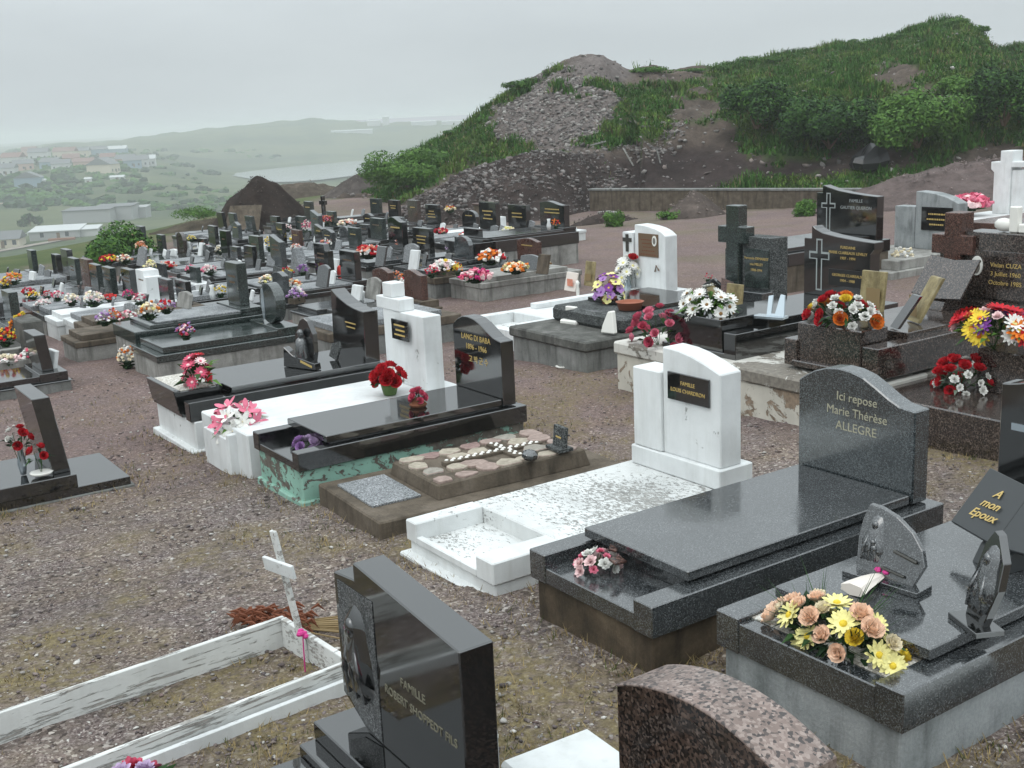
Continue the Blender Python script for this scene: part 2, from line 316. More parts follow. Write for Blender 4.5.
def project_np(v):
    q = v-np.array([0, 0, CAM_H]); z = np.maximum(q@FW, .01); return 512+F_PX*(q@RT)/z, 384-F_PX*(q@UP)/z
def ground_mat():
    m = newmat('gravel_ground', (.16, .14, .13), .92, .25); t = NT(m)
    a = t.n('ShaderNodeAttribute', attribute_name='Col'); sp = t.n('ShaderNodeSeparateColor'); t.l(a.outputs['Color'], sp.inputs[0]); moss, grass, far = sp.outputs
    v1 = t.vor(42); g1 = t.n('ShaderNodeSeparateColor'); t.l(v1, g1.inputs[0])
    v2 = t.vor(95); g2 = t.n('ShaderNodeSeparateColor'); t.l(v2, g2.inputs[0])
    st = t.ramp(g1.outputs[0], [(0, (.058, .049, .045)), (.35, (.125, .106, .096)), (.6, (.178, .157, .140)), (.82, (.22, .185, .175)), (.93, (.33, .31, .29)), (1, (.50, .48, .455))])
    st2 = t.ramp(g2.outputs[1], [(0, (.07, .055, .053)), (.5, (.15, .122, .118)), (.9, (.29, .26, .245)), (1, (.50, .48, .455))])
    gv = t.mix(t.ramp(t.noise(9, 4), [(.42, (0, 0, 0)), (.58, (1, 1, 1))]), st, st2)
    gv = t.mix(1., gv, t.ramp(t.noise(.5, 8, .65), [(.3, (.62, .58, .575)), (.7, (1.08, 1.03, 1.0))]), 'MULTIPLY'); gv = t.mix(t.ramp(t.noise(1.3, 9, .7), [(.42, (0, 0, 0)), (.66, (.5, .5, .5))]), gv, t.mix(1., gv, (1.12, 1.02, .74), 'MULTIPLY'))
    pt = t.n('ShaderNodeAttribute', attribute_name='Path'); gv = t.mix(pt.outputs['Fac'], gv, t.mix(.35, t.mix(1., gv, (1.10, .93, .94), 'MULTIPLY'), (.145, .115, .113)))
    ms = t.ramp(t.noise(26, 8, .7), [(.28, (.065, .050, .022)), (.5, (.16, .128, .064)), (.72, (.28, .23, .125))])
    mm = t.n('ShaderNodeMath', operation='MULTIPLY'); t.l(moss, mm.inputs[0]); t.l(t.ramp(t.noise(14, 6, .7), [(.36, (0, 0, 0)), (.56, (1, 1, 1))]), mm.inputs[1])
    gv = t.mix(mm.outputs[0], gv, ms)
    gr = t.ramp(t.noise(.16, 9, .7), [(.25, (.030, .050, .016)), (.45, (.062, .085, .026)), (.6, (.10, .105, .040)), (.8, (.125, .095, .045))])
    fr = t.ramp(t.noise(.011, 10, .68), [(.30, (.022, .038, .018)), (.44, (.045, .066, .028)), (.56, (.090, .105, .045)), (.66, (.062, .080, .034)), (.8, (.105, .088, .058))])
    gr = t.mix(far, gr, fr); t.col(t.mix(grass, gv, gr))
    h = t.mix(.5, t.vor(42, 'Distance'), t.vor(95, 'Distance')); t.bump(t.mix(.4, h, t.noise(26, 8, .7)), .9, .018); return m
ground_sheet()
# pebbles and dry tufts lying on the near ground
GR_HOLES = []                                   # footprints of the near graves, filled by the builders
def scatter_near():
    ico = bmesh.new(); bmesh.ops.create_icosphere(ico, subdivisions=1, radius=1); iv = np.array([v.co[:] for v in ico.verts]); fi = np.array([[v.index for v in f.verts] for f in ico.faces]); ico.free()
    n = 34000; R = 2.2+15*rng.random(n)**1.25; A = math.atan2(FW[1], FW[0])+(rng.random(n)-.5)*1.1; x = R*np.cos(A); y = R*np.sin(A)
    ok = np.ones(n, bool)
    for (x0, x1, y0, y1) in GR_HOLES: ok &= ~((x > x0-.02) & (x < x1+.02) & (y > y0-.02) & (y < y1+.02))
    x, y = x[ok], y[ok]; n = len(x); s = (.004+.010*rng.random(n)**3+.012*rng.random(n)*(rng.random(n) > .97))
    clump = fnoise(x, y, .8, 21); s = s*(1+.6*sm(.35, .9, clump))
    V = np.repeat(iv[None], n, 0)*(1+.8*(rng.random((n, len(iv), 1))-.5)); th = rng.random(n)*6.28
    V = V*np.stack([s*(1+rng.random(n)*.6), s, s*.55], -1)[:, None, :]
    c, sn = np.cos(th)[:, None], np.sin(th)[:, None]; V = np.stack([V[..., 0]*c-V[..., 1]*sn, V[..., 0]*sn+V[..., 1]*c, V[..., 2]], -1)
    V += np.stack([x, y, zg(x, y)+.3*s], -1)[:, None, :]
    F = (fi[None]+(np.arange(n)*len(iv))[:, None, None]).reshape(-1, 3)
    pal = np.array([(.12, .098, .095), (.17, .14, .135), (.21, .175, .16), (.10, .085, .085), (.30, .28, .26), (.48, .46, .43), (.17, .125, .115)]); k = rng.choice(7, n, p=[.20, .22, .18, .12, .14, .09, .05])
    col = np.repeat(pal[k]*(.8+.4*rng.random((n, 1))), len(iv), 0)
    tag(place('pebbles', npmesh('pebbles', V.reshape(-1, 3), F, 'pebble', col)), 'loose reddish grey pebbles strewn over the gravel between the graves', 'gravel', None, 'stuff')
    n = 30000; R = 2.5+13*rng.random(n)**1.1; A = math.atan2(FW[1], FW[0])+(rng.random(n)-.5)*1.1; x = R*np.cos(A); y = R*np.sin(A)
    near = np.zeros(n); ok = np.ones(n, bool)
    for (x0, x1, y0, y1) in GR_HOLES:
        ok &= ~((x > x0) & (x < x1) & (y > y0) & (y < y1)); dx = np.maximum(np.maximum(x0-x, x-x1), 0); dy = np.maximum(np.maximum(y0-y, y-y1), 0); near = np.maximum(near, np.exp(-np.hypot(dx, dy)/.22))
    m1 = fnoise(x, y, 1.6, 8)*.75+fnoise(x, y, .35, 9)*.5; ok &= (near*.95+.75*sm(.0, .8, m1)) > rng.random(n)
    x, y, nr = x[ok], y[ok], near[ok]; V = []; F = []; K = []
    for i in range(len(x)):
        zz = float(zg(x[i], y[i])); green = rng.random() < .16+.25*fnoise(x[i], y[i], 1., 3)*nr[i]
        for _ in range(4):
            a = rng.random()*6.28; h = (.012+.030*rng.random())*(1+.8*nr[i]); b = .6+rng.random(); o = len(V); px, py = x[i]+.02*rng.normal(), y[i]+.02*rng.normal(); wd = .0025+.002*rng.random()
            V += [(px+wd*math.sin(a), py-wd*math.cos(a), zz-.01), (px-wd*math.sin(a), py+wd*math.cos(a), zz-.01), (px+h*b*math.cos(a), py+h*b*math.sin(a), zz+h)]
            F.append((o, o+1, o+2)); c = np.array((.07, .085, .028)) if green else np.array((.27, .205, .10)); K += [c*(.6+.7*rng.random())]*3
    tag(place('dry_grass', npmesh('dry_grass', V, F, 'grass_blade', np.array(K))), 'dry yellow brown moss and grass tufts growing in the gravel', 'grass', None, 'stuff')
# ---------------------------------------------------------------- lake, valley tracks
def sheet(name, pts, mat, z=None, lift=.3):
    me = bpy.data.meshes.new(name); me.from_pydata([(p[0], p[1], z if z is not None else p[2]+lift) for p in pts], [], [tuple(range(len(pts)))]); me.materials.append(MAT[mat]); me.update(); return tag(place(name, me), None, None, None, 'structure')
newmat('lake_water', (.16, .18, .185), .12, .5, 2.2)
def on_plane(px, py, z): v = ray(px, py); t = (z-CAM_H)/v[2]; return (t*v[0], t*v[1], z)
lake_px = [(226, 174.6), (250, 171), (290, 166.8), (340, 162.3), (392, 157.6), (430, 155), (470, 157), (430, 166), (400, 170), (375, 172), (350, 176), (322, 179.5), (296, 181.6), (270, 182), (262, 180.5), (246, 178)]
lk = [on_plane(px, py, -28.9) for px, py in lake_px]
sheet('lake', lk, 'lake_water', -28.9)
def terr_hit(px, py, r0=90., r1=1495.):
    """far terrain point seen at this pixel (nearest along the ray beyond r0)"""
    a, e = azel(px, py); R = np.linspace(r0, r1, 3000); z = terrain(R*math.cos(a), R*math.sin(a)); ray_z = CAM_H+e*R
    k = np.nonzero(ray_z <= z)[0]; i = k[0] if len(k) else len(R)-1; return R[i]*math.cos(a), R[i]*math.sin(a), float(z[i])
newmat('track_earth', (.24, .205, .175), .95)
def track(name, pix, width, lift=.35):
    P = [Vector(terr_hit(*p)) for p in pix]; Q = []
    for i in range(len(P)-1): Q += [P[i].lerp(P[i+1], t/8) for t in range(8)]
    Q.append(P[-1]); V = []; F = []
    for i, p in enumerate(Q):
        d = (Q[min(i+1, len(Q)-1)]-Q[max(i-1, 0)]); n = Vector((-d.y, d.x, 0)).normalized()*width/2
        for q in (p+n, p-n): V.append((q.x, q.y, float(terrain(q.x, q.y))+lift))
    F = [(2*i, 2*i+1, 2*i+3, 2*i+2) for i in range(len(Q)-1)]; me = bpy.data.meshes.new(name); me.from_pydata(V, [], F); me.materials.append(MAT['track_earth']); tag(place(name, me), None, None, None, 'structure')
track('road', [(-40, 259), (0, 252), (30, 246.5), (55, 242), (85, 235.5)], 4.5)
track('road', [(-30, 208), (0, 204.5), (30, 200.5), (65, 198)], 6)
# ---------------------------------------------------------------- spoil hill behind the wall, rubble bank in front of it
def relief(name, sky_pts, foot_pts, r_foot, r_crest, rise, cols, rows, colour, px0, px1, amp, seed, label=None, cat=None, backlen=25., backdrop=.25, kind='structure', mat='hill_soil'):
    """a hill that climbs from its foot line to its crest; crest outline and foot come from bearings, depths from r_foot and r_crest"""
    sp = np.array(sky_pts, float); fp = np.array(foot_pts, float); pxs = np.linspace(px0, px1, cols)
    V = []; nb = 8
    for j, px in enumerate(pxs):
        a, e = azel(px, np.interp(px, sp[:, 0], sp[:, 1])); rc = np.interp(px, *np.array(r_crest).T); rf = np.interp(px, *np.array(r_foot).T)
        zc = CAM_H+e*rc; zf = float(zg(rf*math.cos(a), rf*math.sin(a)))-.25
        for i in range(rows+nb):
            if i < rows: t = i/(rows-1); R = rf+(rc-rf)*t; z = zf+(zc-zf)*rise(t, px)
            else: t = (i-rows+1)/nb; R = rc+backlen*t; z = zc-(zc-zf)*backdrop*t*t*3-(.4*t)
            V.append((R*math.cos(a), R*math.sin(a), z))
    V = np.array(V).reshape(cols, rows+nb, 3); T = np.concatenate([np.linspace(0, 1, rows), np.ones(nb)])
    env = np.minimum(1, np.minimum(T*6, 1))*np.where(T >= 1, .3, np.clip((1-T)*5+.25, 0, 1))
    V[..., 2] += env[None]*amp*(fnoise(V[..., 0], V[..., 1], 2.6, seed)+.45*fnoise(V[..., 0], V[..., 1], .8, seed+1, 3))
    n, m = cols, rows+nb; v = V.reshape(-1, 3); i, j = np.meshgrid(np.arange(n-1), np.arange(m-1), indexing='ij'); f = np.stack([i*m+j, (i+1)*m+j, (i+1)*m+j+1, i*m+j+1], -1).reshape(-1, 4)
    px, py = project_np(v); col = colour(px, py, v)
    o = place(name, npmesh(name, v, f, mat, col, True)); tag(o, label, cat, None, kind); return o, V
def ell(px, py, lst):
    r = np.zeros_like(px)
    for cx, cy, rx, ry in lst: r = np.maximum(r, 1-sm(.55, 1.15, np.hypot((px-cx)/rx, (py-cy)/ry)))
    return r
def hill_veg(px, py, v):
    nz = .5*fnoise(v[:, 0], v[:, 1]+v[:, 2]*2, 3.2, 31)+.35*fnoise(v[:, 0], v[:, 1]+v[:, 2]*2, .9, 32)
    g = np.maximum(sm(660, 790, px)*.92, ell(px, py, [(395, 165, 48, 45), (455, 125, 45, 45), (505, 92, 38, 16), (470, 150, 75, 16), (640, 115, 40, 30), (600, 135, 70, 12), (560, 92, 22, 8), (585, 98, 14, 6), (575, 118, 10, 5), (600, 122, 16, 5), (545, 102, 12, 8), (650, 85, 60, 8), (505, 150, 30, 14)]))
    s = ell(px, py, [(690, 168, 75, 26), (640, 165, 40, 22), (895, 74, 34, 14), (925, 95, 42, 10), (600, 62, 40, 11), (720, 150, 18, 12), (1000, 160, 60, 18), (760, 166, 75, 15), (870, 160, 60, 15), (820, 168, 60, 10), (655, 78, 50, 9), (705, 108, 22, 9), (790, 130, 14, 12), (868, 118, 12, 14), (720, 128, 14, 10), (560, 115, 60, 34), (980, 82, 20, 6)])
    return np.clip(g*1.22-s*1.3+nz*1.05, 0, 1)
def hill_col(px, py, v):
    n = fnoise(v[:, 0], v[:, 1], 2., 41)[:, None]; n2 = fnoise(v[:, 0], v[:, 1]+3*v[:, 2], .7, 42)[:, None]
    soil = np.array((.095, .075, .062))*(1+.3*n+.25*n2); rub = np.array((.16, .138, .13))*(1+.25*n2); green = np.array((.050, .086, .026))*(1+.35*n)+np.array((.03, .012, .0))*np.clip(n2, 0, 1)
    r = ell(px, py, [(560, 110, 75, 50), (600, 70, 40, 20)])[:, None]; base = soil*(1-r)+rub*r
    dk = ell(px, py, [(690, 172, 95, 30), (620, 178, 70, 25), (800, 172, 80, 14)])[:, None]; base = base*(1-dk)+np.array((.040, .030, .028))*(1+.3*n)*dk
    g = sm(.3, .55, hill_veg(px, py, v))[:, None]; return base*(1-g)+green*g
HSKY = [(330, 206), (352, 197), (365, 190), (385, 176), (400, 166), (420, 151), (440, 140), (460, 127), (480, 115), (500, 99), (515, 90), (530, 80), (545, 71), (565, 60), (580, 54.5), (592, 53.5), (604, 55.5), (615, 61), (628, 69), (640, 69), (655, 67), (668, 69), (690, 66.5), (720, 67), (740, 64), (770, 57), (800, 50), (840, 44.5), (865, 43), (880, 41), (895, 36), (915, 27), (930, 22.5), (950, 20.5), (965, 23), (978, 29), (985, 36), (992, 46), (1000, 49), (1024, 46), (1100, 40), (1250, 52)]
HFOOT_R = [(330, 70), (365, 68), (410, 56), (480, 52), (600, 48), (700, 47), (800, 46.5), (900, 47), (1000, 48), (1250, 50)]
HCREST_R = [(330, 73), (365, 74), (410, 73), (480, 72), (590, 70), (700, 80), (800, 86), (950, 92), (1250, 95)]
hill, HV = relief('hill', HSKY, [(0, 0), (1, 1)], HFOOT_R, HCREST_R, lambda t, px: (.55*t+.45*sm(0, 1, t))*1.0 if px < 640 else .42*sm(0, .35, t)+.58*t*t*.5+.58*t*.5, 240, 70, hill_col, 330, 1250, .42, 3)
BSKY = [(398, 211), (410, 203), (420, 196), (432, 190), (445, 182), (455, 174), (470, 168), (490, 163), (510, 157), (530, 153), (548, 152), (570, 153), (600, 155), (622, 160), (645, 170), (670, 184)]
def bank_col(px, py, v):
    n = fnoise(v[:, 0], v[:, 1], 1.2, 51)[:, None]; n2 = fnoise(v[:, 0], v[:, 1]+2*v[:, 2], .5, 52)[:, None]; return np.array((.046, .035, .032))*(1+.35*n+.3*n2)
bank, BV = relief('rubble_bank', BSKY, [(0, 0), (1, 1)], [(398, 47.5), (450, 45), (545, 45), (600, 50), (670, 53)], [(398, 48.5), (450, 49), (545, 51), (600, 55), (670, 57)], lambda t, px: sm(-.25, 1.02, t), 90, 26, bank_col, 398, 670, .22, 8,
                  'long bank of dark soil and broken rubble tipped before the hill', 'rubble', 10., .5, None)
def strew(name, label, cat, V, test, n, smin, smax, pal, up=.25, seed=1, kind='stuff'):
    r = np.random.default_rng(seed); ico = bmesh.new(); bmesh.ops.create_icosphere(ico, subdivisions=1, radius=1); iv = np.array([v.co[:] for v in ico.verts]); fi = np.array([[v.index for v in f.verts] for f in ico.faces]); ico.free()
    a, b = V.shape[0]-2, V.shape[1]-2; P = []; got = 0
    while got < n:
        U = r.random((n*2, 2))*[a, b]; ij = U.astype(int); fu, fv = (U-ij).T[..., None]; i, j = ij.T
        p = V[i, j]*(1-fu)*(1-fv)+V[i+1, j]*fu*(1-fv)+V[i, j+1]*(1-fu)*fv+V[i+1, j+1]*fu*fv
        px, py = project_np(p); p = p[r.random(len(p)) < test(px, py, p)]; P.append(p); got += len(p)
    P = np.concatenate(P)[:n]
    s = smin+(smax-smin)*r.random(n)**3.2; W_ = np.repeat(iv[None], n, 0); W_ = np.sign(W_)*np.abs(W_)**.6*(1+.9*(r.random((n, len(iv), 1))-.5))*np.stack([s*(.8+.8*r.random(n)), s*(.8+.5*r.random(n)), s*(.4+.6*r.random(n))], -1)[:, None]
    th = r.random(n)*6.28; ti = (r.random(n)-.5)*1.4; c, q = np.cos(th)[:, None], np.sin(th)[:, None]; W_ = np.stack([W_[..., 0]*c-W_[..., 1]*q, W_[..., 0]*q+W_[..., 1]*c, W_[..., 2]], -1)
    c, q = np.cos(ti)[:, None], np.sin(ti)[:, None]; W_ = np.stack([W_[..., 0], W_[..., 1]*c-W_[..., 2]*q, W_[..., 1]*q+W_[..., 2]*c], -1)
    W_ += (P+np.stack([0*s, 0*s, up*s], -1))[:, None]; F = (fi[None]+(np.arange(n)*len(iv))[:, None, None]).reshape(-1, 3); pal = np.array(pal); k = r.integers(0, len(pal), n); col = np.repeat(pal[k]*(.75+.5*r.random((n, 1))), len(iv), 0)
    return tag(place(name, npmesh(name, W_.reshape(-1, 3), F, 'rock', col)), label, cat, None, kind)
GREYS = [(.18, .165, .155), (.24, .22, .205), (.14, .125, .12), (.30, .285, .265), (.20, .165, .15), (.11, .10, .095)]
strew('hillside_rubble', 'pale broken stones and rubble strewn down the bare flank of the hill', 'rubble', HV, lambda px, py, v: ell(px, py, [(560, 112, 80, 46), (500, 120, 35, 22), (610, 130, 60, 20), (650, 135, 40, 25)])*(1-.9*sm(.3, .6, hill_veg(px, py, v)))+.05, 9000, .025, .12, GREYS, .2, 2)
strew('bank_rubble', 'grey stones and concrete lumps half sunk in the dark soil bank', 'rubble', BV, lambda px, py, v: .5+.5*ell(px, py, [(460, 185, 60, 26), (600, 190, 40, 14), (520, 175, 30, 10)]), 4200, .018, .095, [(.10, .09, .085), (.15, .135, .13), (.22, .205, .195), (.075, .065, .06), (.17, .14, .13)], .15, 3)
def hill_grass():
    r = np.random.default_rng(5); a, b = HV.shape[0]-1, 74; V = []; F = []; K = []; n = 0
    U = r.random((75000, 2)); base = []
    for u, w_ in U*[a-1e-6, b-1e-6]:
        i, j = int(u), int(w_); fu, fv = u-i, w_-j; base.append(HV[i, j]*(1-fu)*(1-fv)+HV[i+1, j]*fu*(1-fv)+HV[i, j+1]*(1-fu)*fv+HV[i+1, j+1]*fu*fv)
    base = np.array(base); px, py = project_np(base); g = hill_veg(px, py, base); keep = (g > .30+.22*r.random(len(g))); base = base[keep]; ht = .14+.34*sm(-.2, .9, fnoise(base[:, 0], base[:, 1], 2.2, 61))+.10*r.random(len(base)); tone = fnoise(base[:, 0], base[:, 1], 1.5, 62)
    for p, h, tn in zip(base, ht, tone):
        c0 = np.array((.050, .118, .024)) if tn < .25 else np.array((.095, .155, .034)); c0 = c0*(.7+.75*r.random())
        if r.random() < .09: c0 = np.array((.18, .155, .08))*(.7+.5*r.random())
        if r.random() < .55:                                  # broad weed leaves
            for _ in range(4):
                q = p+np.array([.2*r.normal(), .2*r.normal(), h*(.2+.7*r.random())]); u_ = r.normal(size=3); u_ /= np.linalg.norm(u_); w2 = np.cross(u_, (0.3, .2, 1)); w2 /= np.linalg.norm(w2)+1e-6; e = .05+.07*r.random(); o = len(V); V += [q-u_*e, q+w2*e*.5, q+u_*e]; F.append((o, o+1, o+2)); K += [c0*(.8+.6*r.random())]*3
        for _ in range(3):
            an = r.random()*6.28; le = (.2+.5*r.random())*h; wd = .03+.05*r.random(); q = p+np.array([.14*r.normal(), .14*r.normal(), -.05]); o = len(V); tip = q+np.array([le*math.cos(an), le*math.sin(an), h*(.6+.6*r.random())])
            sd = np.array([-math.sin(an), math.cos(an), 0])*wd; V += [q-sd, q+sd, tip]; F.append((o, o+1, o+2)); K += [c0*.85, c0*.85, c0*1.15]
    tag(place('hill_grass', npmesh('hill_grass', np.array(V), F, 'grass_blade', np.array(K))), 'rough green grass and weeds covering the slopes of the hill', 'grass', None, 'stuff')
hill_grass()
def surf(px, py, V, lo=0):
    """point of a relief nearest to this bearing and height"""
    q = V.reshape(-1, 3); a, b = project_np(q); i = np.argmin((a-px)**2+(b-py)**2+1e6*(np.arange(len(q)) % V.shape[1] > V.shape[1]-9)); return q[i]
# ---------------------------------------------------------------- bushes
def bush(label, c, r, n, leaf, mats=('bush_leaf', 'deep_leaf', 'bright_leaf'), seed=1, name='bush', lumps=9, group=None):
    g = np.random.default_rng(seed); root = thing(name, label, 'bush', tuple(c), 0, group); mb = MB()
    L = []
    for k in range(lumps):
        a = g.random()*6.28; q = g.random()**.5*.62; q *= 1.25; L.append((q*r[0]*math.cos(a), q*r[1]*math.sin(a), r[2]*(.25+.8*g.random()*(1-q*.55)), (.22+.26*g.random())))
    La = np.array(L)[g.integers(lumps, size=n)]; un = lambda v: v/np.linalg.norm(v, axis=1, keepdims=True)
    d = un(g.normal(size=(n, 3))); q = ((.55+.5*g.random(n)**.6)*La[:, 3])[:, None]; p = La[:, :3]+d*q*np.array([r[0], r[1], r[2]*.85]); p[:, 2] = np.maximum(p[:, 2], .03)
    u = un(un(g.normal(size=(n, 3)))*.6+d*.7+np.array([0, 0, .3])); t = un(np.cross(u, g.normal(size=(n, 3)))); b = np.cross(u, t); s = (leaf*(.6+.8*g.random(n)))[:, None]
    V = np.stack([p-t*s*.5, p+b*s*.32, p+t*s*.9, p-b*s*.32], 1).reshape(-1, 3); F = np.arange(4*n).reshape(n, 4); me = npmesh('foliage', V, F, mats[0])
    for x in mats[1:]: me.materials.append(MAT[x])
    me.polygons.foreach_set('material_index', g.choice(3, n, p=[.5, .3, .2]).astype(np.int32)); place('foliage', me, root); st = MB()
    for k in range(6):
        lx, ly, lz, _ = L[k % lumps]; st.tube([(.05*math.cos(k), .05*math.sin(k), -.15), (lx*.4, ly*.4, lz*.5), (lx*.8, ly*.8, lz)], [.05, .035, .015], 5)
    st.build('stem', 'wood', root); return root
for lb, px, py, ry, sd, n in (('round bright green bush on the hillside nearest the white cross tomb', 913, 150, (2.2, 2.0, 2.1), 1, 7500), ('broad dark green bush in the middle of the grassy hillside', 826, 142, (2.5, 1.9, 2.0), 2, 7500),
                              ('low spreading dark bush on the hillside above the bare dark soil', 751, 128, (1.8, 1.6, 1.9), 3, 4500), ('dark shady bush beside the large boulder at the edge of the hillside', 996, 128, (1.7, 1.6, 2.3), 4, 5000),
                              ('small round bush at the left foot of the rubble hill', 432, 168, (1.6, 1.5, 1.0), 5, 3500), ('dense green bush where the hill foot meets the lake view', 408, 186, (2.5, 2.0, 1.75), 6, 5500),
                              ('light leafy bush sprouting below the crest beside the bare soil', 955, 100, (1.3, 1.1, 1.0), 8, 2500)):
    c = surf(px, py, HV); c = (c[0]-.5, c[1]-.7, c[2]+.15); bush(lb, c, ry, int(n*2.1), .12, seed=sd, lumps=17, mats=('deep_leaf', 'bush_leaf', 'dark_leaf') if sd in (2, 3, 4) else ('bright_leaf', 'bush_leaf', 'bright_leaf'))
for i, (px, py) in enumerate(((522, 86), (648, 69), (690, 67), (725, 66), (752, 61), (778, 56), (806, 50), (850, 44), (872, 42), (905, 32), (928, 24), (952, 21), (972, 27), (458, 128))):
    c = surf(px, py+3, HV); g_ = 1+.5*math.sin(i*2.3); bush('low weedy shrub breaking the skyline along the hill crest', (c[0], c[1], c[2]-.15), (1.1*g_+.5, 1.0, .42+.22*math.cos(i*1.7)), 1700, .10, ('bush_leaf', 'bright_leaf', 'deep_leaf'), seed=20+i, name='shrub', lumps=14, group='shrubs along the hill crest')
P = hit(113, 270); bush('dense rounded green bush at the edge of the slope behind the graves', (P[0], P[1], P[2]-.2), (1.5, 1.4, 1.28), 11000, .10, seed=31, lumps=14)
for lb, px, py, R, r, sd in (('tuft of green weeds on the bank beside the dark earth mound', 203, 222, 66, (2.0, 1.2, 1.0), 33), ('green weeds on the far lip of the tip behind the mound', 318, 194, 78, (2.2, 1.2, .75), 34), ('small green weed clump against the concrete wall', 614, 209, 40, (.5, .35, .75), 35),
                             ('grassy clump on the small heap before the wall', 676, 210, 42.5, (1.1, .7, .65), 36), ('weed clump with pale flower heads under the wall', 806, 206, 40, (.6, .4, .8), 37)):
    P = polar(px, py, R); bush(lb, (P[0], P[1], float(terrain(P[0], P[1]))-.08), tuple(x*k for x, k in zip(r, (.95, .9, .68))), 2600, .075, ('bright_leaf', 'bush_leaf', 'bright_leaf'), seed=sd, name='weed_clump', lumps=14)
# ---------------------------------------------------------------- concrete wall, mounds and tipped things on the lot
def W3(px, py, h=0.): return hit(px, py, h)
wa = W3(590, 211); wb = W3(900, 205); wl = thing('concrete_wall', 'long low grey concrete wall at the foot of the hill', 'wall', wa, math.atan2(wb[1]-wa[1], wb[0]-wa[0]))
Lw = math.hypot(wb[0]-wa[0], wb[1]-wa[1]); MB().box(0, Lw, 0, .3, -.4, .85).build('wall', 'brown_concrete', wl, .01); MB().box(-.04, Lw, -.04, .34, .85, .93).build('coping', 'grey_concrete', wl, .01)
def mound(name, label, px, py, rx, ry, h, col, R=None, peak=1.3, seed=1, amp=.12, rz=0., cat='mound', stones=420):
    c = hit(px, py) if R is None else polar(px, py, R); c = (c[0], c[1], float(terrain(c[0], c[1]))); n = 40; V = []; F = []; g = 22
    for i in range(g+1):
        t = i/g
        for k in range(n):
            a = 2*math.pi*k/n; wob = 1+.10*math.sin(a*2+seed)+.07*math.sin(a*5+2*seed); x, y = rx*t*wob*math.cos(a), ry*t*wob*math.sin(a)
            z = h*(max(0., 1-t**peak))**1.1*(1+.0*a)+amp*(1-.5*t)*float(fnoise(c[0]+x, c[1]+y, .9, seed))*min(1, t*4)-.12*(t > .97); V.append((x, y, z))
    F = [(i*n+k, (i+1)*n+k, (i+1)*n+(k+1) % n, i*n+(k+1) % n) for i in range(g) for k in range(n)]
    v = np.array(V); cc = np.array(col)[None]*(1+.25*fnoise(v[:, 0]+c[0], v[:, 1], .7, seed+2)[:, None]); n0 = len(v); gr_ = np.random.default_rng(seed+90); sv = []; sf = []; sc_ = []
    for q in range(stones):                                  # stones and clods set into the heap
        i = gr_.integers(2, g)*n+gr_.integers(n); p = v[i]+gr_.normal(size=3)*.05; e = .012+.05*gr_.random()**3; b0 = n0+len(sv); m_ = np.array([(1, 0, 0), (-.5, .9, 0), (-.5, -.9, 0), (0, 0, .9), (.1, .1, -.8)])*(1+.5*gr_.normal(size=(5, 1)))*e
        sv += list(p+m_); sf += [(b0, b0+1, b0+3, b0+3), (b0+1, b0+2, b0+3, b0+3), (b0+2, b0, b0+3, b0+3)]; sc_ += [np.array(col)*(.7+1.7*gr_.random())+.02]*5
    me = bpy.data.meshes.new(name); V2 = np.vstack([v]+([np.array(sv)] if sv else [])); me.from_pydata([tuple(x) for x in V2], [], F+[f[:3] for f in sf]); me.polygons.foreach_set('use_smooth', [True]*len(F)+[False]*len(sf))
    ca = me.color_attributes.new('Col', 'FLOAT_COLOR', 'POINT'); c4 = np.ones((len(V2), 4), np.float32); c4[:n0, :3] = cc; c4[n0:, :3] = np.array(sc_) if sc_ else 0; ca.data.foreach_set('color', c4.ravel()); me.materials.append(MAT['hill_soil']); me.update()
    o = place(name, me, None, c, (0, 0, rz)); tag(o, label, cat)
    return o
mound('earth_mound', 'tall pointed heap of dark brown earth beyond the far graves', 262, 228, 2.35, 2.2, 2.2, (.034, .025, .021), None, 1.35, 1, .2, stones=900)
mound('earth_mound', 'low dark shoulder of soil beside the tall earth heap', 214, 228, 2.6, 1.8, .45, (.075, .062, .045), None, 1.4, 2)
mound('gravel_mound', 'smooth grey gravel heap beyond the headstones', 361, 205, 2.3, 2.0, 1.35, (.085, .072, .066), 72, 1.2, 3, .08)
mound('soil_bank', 'low bank of brown soil and pale stones by the lake view', 300, 200, 4.2, 2.0, 1.0, (.095, .078, .062), 77, 1.6, 4, .2)
gm = mound('gravel_mound', 'broad reddish gravel heap spilling over the concrete wall end', 1000, 209, 7.4, 3.4, 1.4, (.125, .098, .092), 44, 1.5, 5, .26, rz=-.62, stones=2600)
mound('gravel_mound', 'stony heap with grassy sides standing before the wall', 694, 213, 1.55, 1.1, .95, (.10, .08, .07), 43, 1.2, 6, .1)
mound('earth_mound', 'low dark strip of soil under the end of the wall', 604, 216, 1.5, .6, .33, (.055, .042, .037), 42.5, 1.5, 7, .05)
mound('earth_mound', 'small brown earth heap on the bank above the wall', 704, 176, 1.5, 1.0, .8, (.075, .055, .05), 47, 1.2, 9, .1)
_v = ray(244, 228); P = hit(244, 228); P = (P[0]-3.3*_v[0], P[1]-3.3*_v[1], P[2]); bd = thing('tipped_board', 'brown concrete panel leaning against the dark earth heap', 'panel', (P[0], P[1], float(terrain(P[0], P[1]))), math.atan2(FW[1], FW[0])-math.pi/2+.35)
MB().add([(-.85, .1, -.1), (.55, .1, -.1), (.9, .75, 1.05), (-.35, .75, 1.1), (-.85, .22, -.1), (.55, .22, -.1), (.9, .87, 1.05), (-.35, .87, 1.1)], [(0, 1, 2, 3), (7, 6, 5, 4), (0, 4, 5, 1), (1, 5, 6, 2), (2, 6, 7, 3), (3, 7, 4, 0)]).build('panel', 'brown_concrete', bd)
